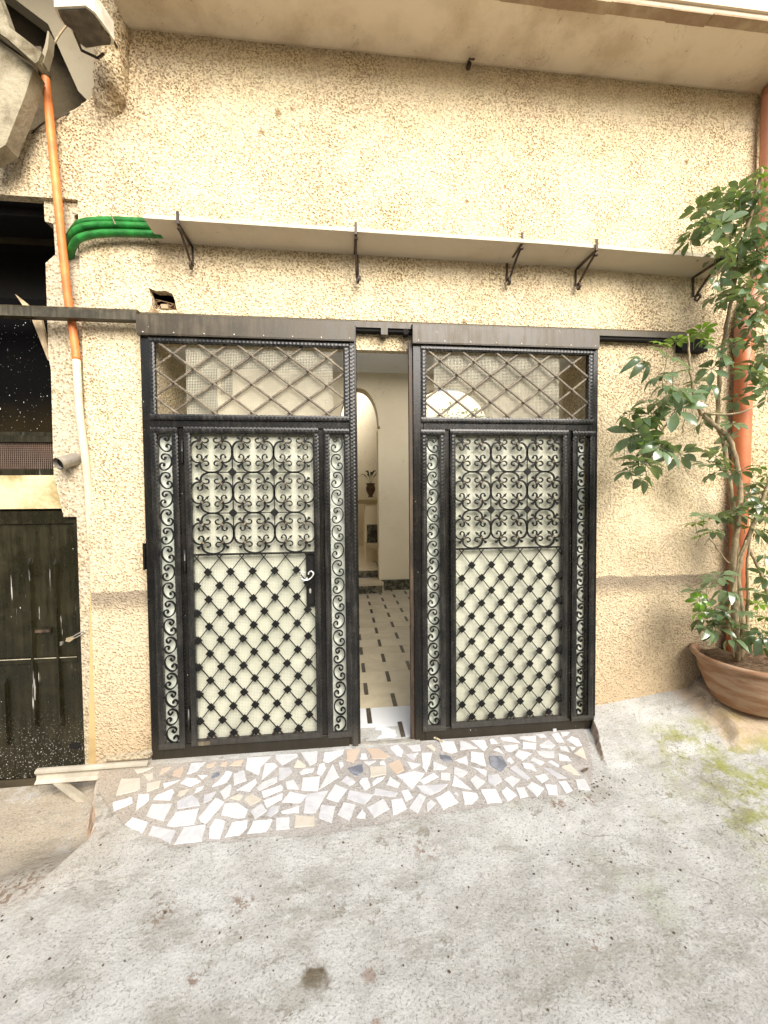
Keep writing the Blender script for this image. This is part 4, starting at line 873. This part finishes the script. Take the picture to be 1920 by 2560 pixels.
# ================================================================= LEFT: STORE DOOR, MESH VENT, DARK GLASS
dr = thing('metal_door', 'dark olive sheet metal door with ribs, paint drips and a padlock', 'door', (-2.0, .05, -.16))
DX, DZ = -2.0, -.16
def D(x0, x1, y0, y1, z0, z1, b_=0): return MB().box(x0-DX, x1-DX, y0-.05, y1-.05, z0-DZ, z1-DZ, b_)
obj('panel', D(-2.55,-1.527,.06,.075,-.14,1.43), M['door'], dr)
fm = D(-2.55,-1.527,.048,.0595,1.36,1.435,.003); fm.box(-1.568-DX,-1.527-DX,-.002,.0095,-.14-DZ,1.359-DZ,.003); fm.box(-2.55-DX,-1.569-DX,-.0,.0095,.545-DZ,.572-DZ); obj('frame', fm, M['door'], dr)
for (x, z0, z1) in ((-1.965,.06,.47),(-1.810,.16,1.16),(-1.672,.15,1.155),(-2.1,.1,1.1)):
    rb = MB(); v = []
    for (zz, e) in ((z1-DZ, .004), (z1-DZ-.03, .022), (z0-DZ+.03, .022), (z0-DZ, .004)):
        v += [(x-.013-DX,.0095,zz),(x-.004-DX,.0095-e,zz),(x+.006-DX,.0095-e,zz),(x+.015-DX,.0095,zz)]
    rb.add(v, [(4*i+k, 4*i+(k+1) % 4, 4*i+4+(k+1) % 4, 4*i+4+k) for i in range(3) for k in range(4)]+[(0,1,2,3),(12,13,14,15)]); obj('rib', rb, M['door'], dr)
obj('weld_line', D(-2.55,-1.569,.045,.0475,.572,.5755), mat_simple('bare_weld', (.42,.38,.28), .5, .4), dr)
obj('bolt_slot', D(-1.792,-1.712,.045,.058,.726,.742), M['bracket'], dr)
obj('bolt_slot_frame', D(-1.798,-1.706,.052,.0592,.716,.752), M['door'], dr)
obj('keyhole', MB().lathe([(.011,.0),(.011,.004),(.005,.005),(.005,.0)], n=12).mesh('keyhole', M['steel']) and MB().tube([(-1.66-DX,-.002,.655-DZ),(-1.66-DX,.011,.655-DZ)], .012, 12), M['steel'], dr)
obj('torn_corner', D(-1.63,-1.57,.053,.0592,.02,.05), M['black'], dr)
obj('frame_shadow_strip', MB().box(-1.522-DX,-1.505-DX,-.01,.03,-.2-DZ,1.47-DZ), M['black'], dr)  # black strip painting the door frame's shadow in the gap
obj('threshold', MB().box(-2.6-DX,-1.50-DX,-.045,.05,-.26-DZ,-.15-DZ), M['concrete_dark'], dr)
pk = thing('padlock', 'small brass padlock hanging from the hasp of the dark metal door', 'padlock', (-1.585, .012, .69))
obj('body', MB().prism([(-.022,-.010),(-.002,-.016),(.020,.0),(.016,.016),(-.018,.008)], .0, .014), mat_simple('brass', (.50,.40,.25), .4, .3, metal=.4), pk)
obj('shackle', MB().tube(bez([(.018,.007,.002),(.055,.005,.020),(.075,.006,.030),(.078,.007,.042),(.055,.006,.036),(.014,.007,.014)], 4), .0035, 6), M['steel'], pk)
vp = thing('mesh_vent', 'rusty wire mesh vent panel above the dark metal door', 'vent', (-2.2, .05, 1.64))
obj('frame', MB().box(-.6,.553,-.012,.0,.0,.035).box(-.6,.545,-.012,.0,.19,.225), M['door'], vp)
o = wire(-.6,.56,.034,.192,.0105,.004,.0013); obj('wire_mesh', o, M['mesh_dark'], vp, kind='stuff')
gl = thing('dark_panel', 'black panel with white paint spatter above the mesh vent', 'panel', (-2.2, .06, 1.87))
obj('sheet', MB().box(-.9,.57,.01,.02,.0,.78), M['splatter'], gl); obj('bottom_rail', MB().box(-.9,.558,-.008,.0095,-.002,.02), M['door'], gl)
obj('top_frame', MB().box(-.9,.56,.05,.07,1.27,1.305), M['black'], gl)
lt = thing('lath', 'loose weathered wooden lath leaning across the dark panel behind the rail', 'lath', (-1.7, .05, 2.45))
a, c = onY(50, 742, .045), onY(128, 905, .045); q = [a-Vector((-1.7,.05,2.45)), c-Vector((-1.7,.05,2.45))]
obj('stick', MB().prism([(q[0].x-.02,q[0].z+.01),(q[0].x+.03,q[0].z-.03),(q[0].x+.11,q[0].z-.11),(q[1].x+.004,q[1].z),(q[1].x-.014,q[1].z+.01),(q[0].x+.06,q[0].z-.12)], -.012, .004), M['wood'], lt)
ps = thing('drain_stub', 'short grey open pipe end poking out of the jamb beside the conduit', 'pipe', (-1.55, -.02, 1.71))
obj('stub', MB().tube([(.03,.05,.025),(.0,-.015,.0),(-.012,-.045,-.014)], [.036,.034,.035], 18, cap=False).tube([(-.012,-.044,-.014),(-.0,-.01,-.0)], [.029,.028], 18, cap=False), M['steel'], ps, smooth=True)
obj('bore', MB().tube([(-.005,-.027,-.006),(.0,-.01,-.0)], .0275, 18), M['black'], ps)

# ================================================================= POTTED SHRUB
PX_, PY_ = 2.52, -.24; PZ0 = zg(PX_, PY_)-.012
pot = thing('flower_pot', 'wide terracotta bowl pot with a thick rim at the foot of the downpipe', 'pot', (PX_, PY_, PZ0))
RR = .30; PH = .31
pf = [(0,.0),(.155,0),(.185,.012),(.215,.06),(.245,.13),(.268,.20),(.280,.262),(.284,.275),(.305,.280),(.312,.292),(.308,.308),(.296,.312),(.280,.306),(.272,.285),(.262,.26),(0,.255)]
pm = MB().lathe(pf[:-2]+[(.262,.262)], n=56); obj('bowl', pm, M['pot'], pot, smooth=True)
so = MB(); so.lathe([(0,.268),(.08,.272),(.16,.266),(.263,.262)], n=40); so.v = [(x, y, z+.007*noise.noise(Vector((x*30, y*30, 0)))) for x, y, z in so.v]; obj('soil', so, M['soil'], pot)
lt2 = MB()
for k in range(70):
    a = random.uniform(0, 6.28); r = .25*math.sqrt(random.random()); p_ = Vector((r*math.cos(a), r*math.sin(a), .276)); d = Vector((random.uniform(-1,1), random.uniform(-1,1), random.uniform(-.1,.2))).normalized()*random.uniform(.015,.04)
    lt2.tube([p_-d, p_+d], random.uniform(.001,.003), 3)
obj('litter', lt2, M['dry'], pot, kind='stuff')
sh = thing('umbrella_shrub', 'tall leggy shrub with whorls of glossy oval leaves growing in the terracotta bowl', 'shrub', (PX_, PY_, PZ0+.26))
base = Vector((PX_, PY_, PZ0+.26))
def AT(px, py, Y): return onY(px, py, Y)-base
def stem(pts, r0_, r1_, nm='stem'):
    P_ = bez([AT(*p_) for p_ in pts], 5); n = len(P_); j = [Vector((random.uniform(-.004,.004), random.uniform(-.004,.004), 0)) for _ in P_]
    obj(nm, MB().tube([a+b_ for a, b_ in zip(P_, j)], [r0_+(r1_-r0_)*i/(n-1) for i in range(n)], 8), M['bark'], sh, smooth=True)
stem([(1842,1650,-.26),(1838,1540,-.26),(1832,1400,-.24),(1845,1310,-.24),(1848,1200,-.25),(1828,1110,-.27),(1800,1075,-.28),(1752,1035,-.30)], .019, .012)
stem([(1850,1650,-.25),(1856,1540,-.24),(1846,1430,-.22),(1868,1350,-.25),(1900,1270,-.25),(1925,1200,-.25)], .016, .010)
stem([(1835,1645,-.30),(1822,1560,-.32),(1832,1480,-.30),(1846,1400,-.28),(1866,1350,-.3)], .006, .004)
stem([(1860,1640,-.22),(1870,1500,-.2),(1868,1420,-.2),(1880,1300,-.2)], .010, .006)
stem([(1925,1500,-.2),(1895,1420,-.2),(1872,1370,-.18)], .010, .008)
stem([(1848,1560,-.24),(1840,1350,-.18),(1812,1120,-.16),(1795,1060,-.15),(1800,940,-.16),(1812,840,-.18),(1834,720,-.22),(1842,660,-.26),(1868,570,-.30),(1895,470,-.32),(1905,420,-.32)], .014, .008)
stem([(1752,1035,-.30),(1735,990,-.32),(1726,930,-.33),(1721,880,-.33),(1720,835,-.33)], .009, .005)
stem([(1752,1040,-.30),(1742,1062,-.33),(1700,1088,-.36),(1660,1103,-.38),(1620,1125,-.4),(1575,1160,-.42)], .009, .004)
stem([(1645,1092,-.38),(1662,1068,-.38),(1676,1045,-.4),(1690,1020,-.4)], .006, .003)
stem([(1708,1080,-.36),(1710,1058,-.36),(1714,1030,-.37)], .004, .003)
stem([(1760,1033,-.32),(1820,1036,-.36),(1870,1025,-.40),(1912,1000,-.42)], .007, .004)
stem([(1655,1080,-.38),(1645,1055,-.38),(1642,1030,-.39)], .004, .003)
stem([(1812,600,-.24),(1785,565,-.26),(1765,535,-.28),(1755,520,-.3)], .006, .003)
stem([(1842,690,-.24),(1820,640,-.3),(1800,615,-.35)], .006, .003)
stem([(1822,1408,-.26),(1795,1375,-.3),(1772,1345,-.32)], .005, .003)
stem([(1870,570,-.30),(1890,620,-.34),(1915,640,-.36)], .006, .004)
stem([(1845,1200,-.25),(1800,1170,-.28),(1790,1150,-.3)], .004, .003)
# palmate leaf meshes: leaflets radiate from the petiole tip
def leafmesh(n, L, droop, mat, seed):
    rn = random.Random(seed); mb = MB()
    for k in range(n):
        a = 2*math.pi*(k+.5)/n*.93+rn.uniform(-.12,.12); c = Vector((math.cos(a), math.sin(a), 0)); s_ = Vector((-c.y, c.x, 0)); LL = L*rn.uniform(.78,1.08); dr_ = droop*rn.uniform(.6,1.35); W2 = L*rn.uniform(.20,.245)
        v = []; N = 6; tw = rn.uniform(-.25,.25)
        for i in range(N+1):
            t = i/N; x = .24*LL+LL*t; z = .10*LL*t-dr_*LL*t*t
            w_ = W2*math.sin(math.pi*min(1, t**1.2))**.7 if 0 < t < 1 else .002
            p_ = c*x*(1-.18*dr_*t)+Vector((0, 0, z)); sd_ = (s_+Vector((0, 0, tw))).normalized()
            v += [p_+sd_*w_+Vector((0, 0, w_*.28)), p_, p_-sd_*w_+Vector((0, 0, w_*.28))]
        mb.add(v, [(3*i+j, 3*i+j+1, 3*i+j+4, 3*i+j+3) for i in range(N) for j in (0, 1)])
        mb.tube([(0,0,0), c*.26*LL+Vector((0,0,.012*LL))], .0012, 3, cap=False)
    me = bpy.data.meshes.new('leaf'); me.from_pydata([tuple(v) for v in mb.v], [], mb.f); me.materials.append(mat); me.polygons.foreach_set('use_smooth', [True]*len(me.polygons)); return me
LM = [leafmesh(8,.092,.45,M['leaf'],1), leafmesh(7,.090,.65,M['leaf'],2), leafmesh(8,.097,.3,M['leaf'],3), leafmesh(7,.086,.9,M['leaf'],4), leafmesh(8,.093,.15,M['leaf'],5)]
LY = [leafmesh(8,.07,.25,M['leaf_young'],6), leafmesh(7,.062,.5,M['leaf_young'],7)]
SPOTS = [(1770,1525,0,0),(1800,1510,1,0),(1815,1560,0,0),(1748,1530,1,1),(1768,1575,1,0),(1830,1600,0,0),(1890,1600,2,0),(1865,1585,0,0),(1905,1615,2,0),(1850,1530,0,0),(1745,1480,0,0),(1822,1480,0,0),(1640,1120,2,0),(1605,1082,2,0),(1720,985,2,0),(1810,1110,2,0),(1880,1210,0,0),(1870,1240,1,0),(1840,1290,0,0),(1912,1390,0,0),(1895,1480,0,0),(1912,1440,1,0),(1880,820,0,0),(1860,740,1,0),(1905,690,2,0),
(1655,858,0,1),(1690,852,0,1),(1735,842,0,1),(1765,852,0,1),(1752,828,0,1),(1800,880,1,0),(1830,862,0,0),(1668,890,2,0),(1610,905,2,0),(1682,932,0,0),(1655,940,0,0),(1780,922,1,0),(1742,955,0,0),(1775,965,0,0),
(1665,968,0,0),(1690,985,0,0),(1635,1005,0,0),(1705,1000,0,0),(1628,1040,0,0),(1692,1022,1,0),(1765,1040,2,0),(1842,1000,2,0),(1872,932,2,0),(1893,918,1,0),(1902,965,2,0),(1915,985,1,0),(1612,1050,0,0),(1575,1035,0,0),
(1582,1085,1,0),(1600,1105,0,1),(1562,1118,0,0),(1610,1128,0,0),(1645,1098,0,0),(1655,1122,1,0),(1585,1148,0,0),(1575,1175,0,0),(1612,1160,0,0),(1600,1195,2,0),(1642,1138,0,0),(1700,1135,1,0),(1790,1140,2,0),(1772,1160,0,0),(1785,1185,0,0),
(1830,1060,0,0),(1760,1290,0,0),(1738,1308,0,1),(1752,1338,0,1),(1800,1292,0,0),(1830,1275,0,0),(1782,1328,0,0),(1750,1500,1,1),(1778,1520,0,0),(1760,1552,0,0),(1790,1570,0,0),(1808,1540,0,0),(1782,1455,0,0),(1765,1470,0,0),(1800,1440,0,0),
(1902,1590,2,0),(1880,1570,0,0),(1915,1545,0,1),(1870,1500,0,1),(1895,1510,0,1),(1915,1290,0,0),(1878,1285,0,0),(1900,1240,0,0),(1862,1315,0,0),(1915,1190,0,1),(1895,1170,0,1),(1850,1178,0,0),(1905,1330,0,0),(1905,1265,0,0),(1885,1255,0,0),
(1892,428,0,1),(1912,450,0,1),(1870,455,0,0),(1885,480,0,0),(1850,478,0,0),(1782,485,0,1),(1775,505,0,0),(1805,485,0,0),(1835,495,0,1),(1862,505,0,0),(1895,505,0,0),(1745,522,0,0),(1772,535,0,0),(1808,522,0,0),(1835,530,0,0),(1870,535,0,0),
(1905,540,0,0),(1735,575,0,0),(1765,560,0,0),(1800,560,1,0),(1830,555,0,0),(1862,565,0,0),(1890,570,0,0),(1725,598,0,0),(1800,590,0,0),(1828,582,0,0),(1850,600,0,0),(1878,600,0,0),(1910,590,0,0),(1842,615,1,0),(1815,625,1,0),(1790,638,0,0),
(1868,632,1,0),(1895,640,0,0),(1915,660,1,0),(1850,655,0,0),(1830,665,0,0),(1880,672,0,0),(1795,688,1,0),(1815,700,0,0),(1855,695,0,0),(1890,705,0,0),(1862,722,0,0),(1835,735,0,0),(1790,738,0,0),(1812,752,0,0),(1880,745,0,0),(1910,735,0,0),
(1850,770,0,0),(1885,785,0,0),(1912,800,0,0),(1900,840,0,0),(1885,860,0,0),(1915,880,0,0),(1905,770,1,0),(1870,800,0,0),(1918,620,0,0),(1870,760,0,0),(1895,900,0,0),(1890,650,0,0)]
for (px, py, mode, young) in SPOTS:
    Y = -.30+random.uniform(-.13,.10)-(.08 if px < 1700 else 0)
    P_ = AT(px, py, Y); me = random.choice(LY if young else LM)
    tilt = (random.uniform(.15,.7), random.uniform(-.45,.45)) if mode != 2 else (random.uniform(.55,.95), random.uniform(-.3,.3))
    if mode == 1: tilt = (random.uniform(.7,1.2), random.uniform(-.3,.3))
    if mode == 0: tilt = (random.uniform(-.25,.55), random.uniform(-.5,.5))
    sc_ = random.uniform(.70,.98)*(1.12 if mode else 1)*(1.12 if px < 1700 else 1)
    lf = put('leaf', me, sh, P_, (tilt[0], tilt[1], random.uniform(0, 6.28)), (sc_,)*3)
    # rotation about Z must come first for the tilt to face the viewer
    lf.rotation_mode = 'ZXY' if False else 'XYZ'
    # petiole towards the nearest stem line
    tgt = P_+Vector((random.uniform(.0,.07), random.uniform(.02,.07), -random.uniform(.05,.11)))
    obj('petiole', MB().tube([P_, P_.lerp(tgt, .5)+Vector((0, 0, -.008)), tgt], .0016, 4), M['petiole'], sh)

# ================================================================= LITTER ON THE GROUND
lp = onG(1461, 1930)
dl_ = thing('dead_leaf', 'curled grey-brown leaf at the right end of the mosaic', 'leaf', lp+Vector((0,0,.012)))
obj('blade', MB().prism([(-.022,-.008),(-.005,.004),(.018,.011),(.03,.012),(.012,-.008),(-.012,-.016)], .0, .003, 'Z'), M['dry'], dl_)
lp = onG(1386, 1829); pc = thing('marble_chip', 'small white marble chip against the foot of the right gate', 'stone', lp+Vector((0,0,.002)))
obj('chip', MB().prism([(-.012,-.008),(.004,-.012),(.014,.0),(.004,.010),(-.010,.008)], .0, .016, 'Z'), M['stone_white'], pc)
lp = onG(1092, 1852); rg = thing('rag_scrap', 'dirty twisted scrap lying at the corner of the right gate foot', 'scrap', lp+Vector((0,0,.008)))
obj('scrap', MB().tube(bez([(-.03,.02,.004),(-.01,.005,.008),(.01,-.01,.004),(.03,-.03,.0)], 4), [.007]*12+[.004], 6), M['jamb'], rg)
for i in range(26):
    x, y = random.uniform(-1.6, 2.2), random.uniform(-1.5, -.75); pass
gb = MB()
for i in range(420):
    x = random.uniform(-2.0, 2.3); y = -.6-abs(random.gauss(0, .5)); z = zg(x, y); r = random.uniform(.0015,.005)
    if random.random() < .3: x = 1.25+random.gauss(0,.1); y = -.50+random.gauss(0,.07); z = zg(x, y)
    a = random.uniform(0, 6.28); gb.prism([(x+r*math.cos(a+q)*random.uniform(.7,1.3), y+r*math.sin(a+q)*random.uniform(.7,1.3)) for q in (0, 1.5, 3.1, 4.6)], z-.001, z+r*.7, 'Z')
obj('grit', gb, M['dry'], kind='stuff', label='scattered dark grit on the concrete', category='grit')
print('objects', len(bpy.data.objects))
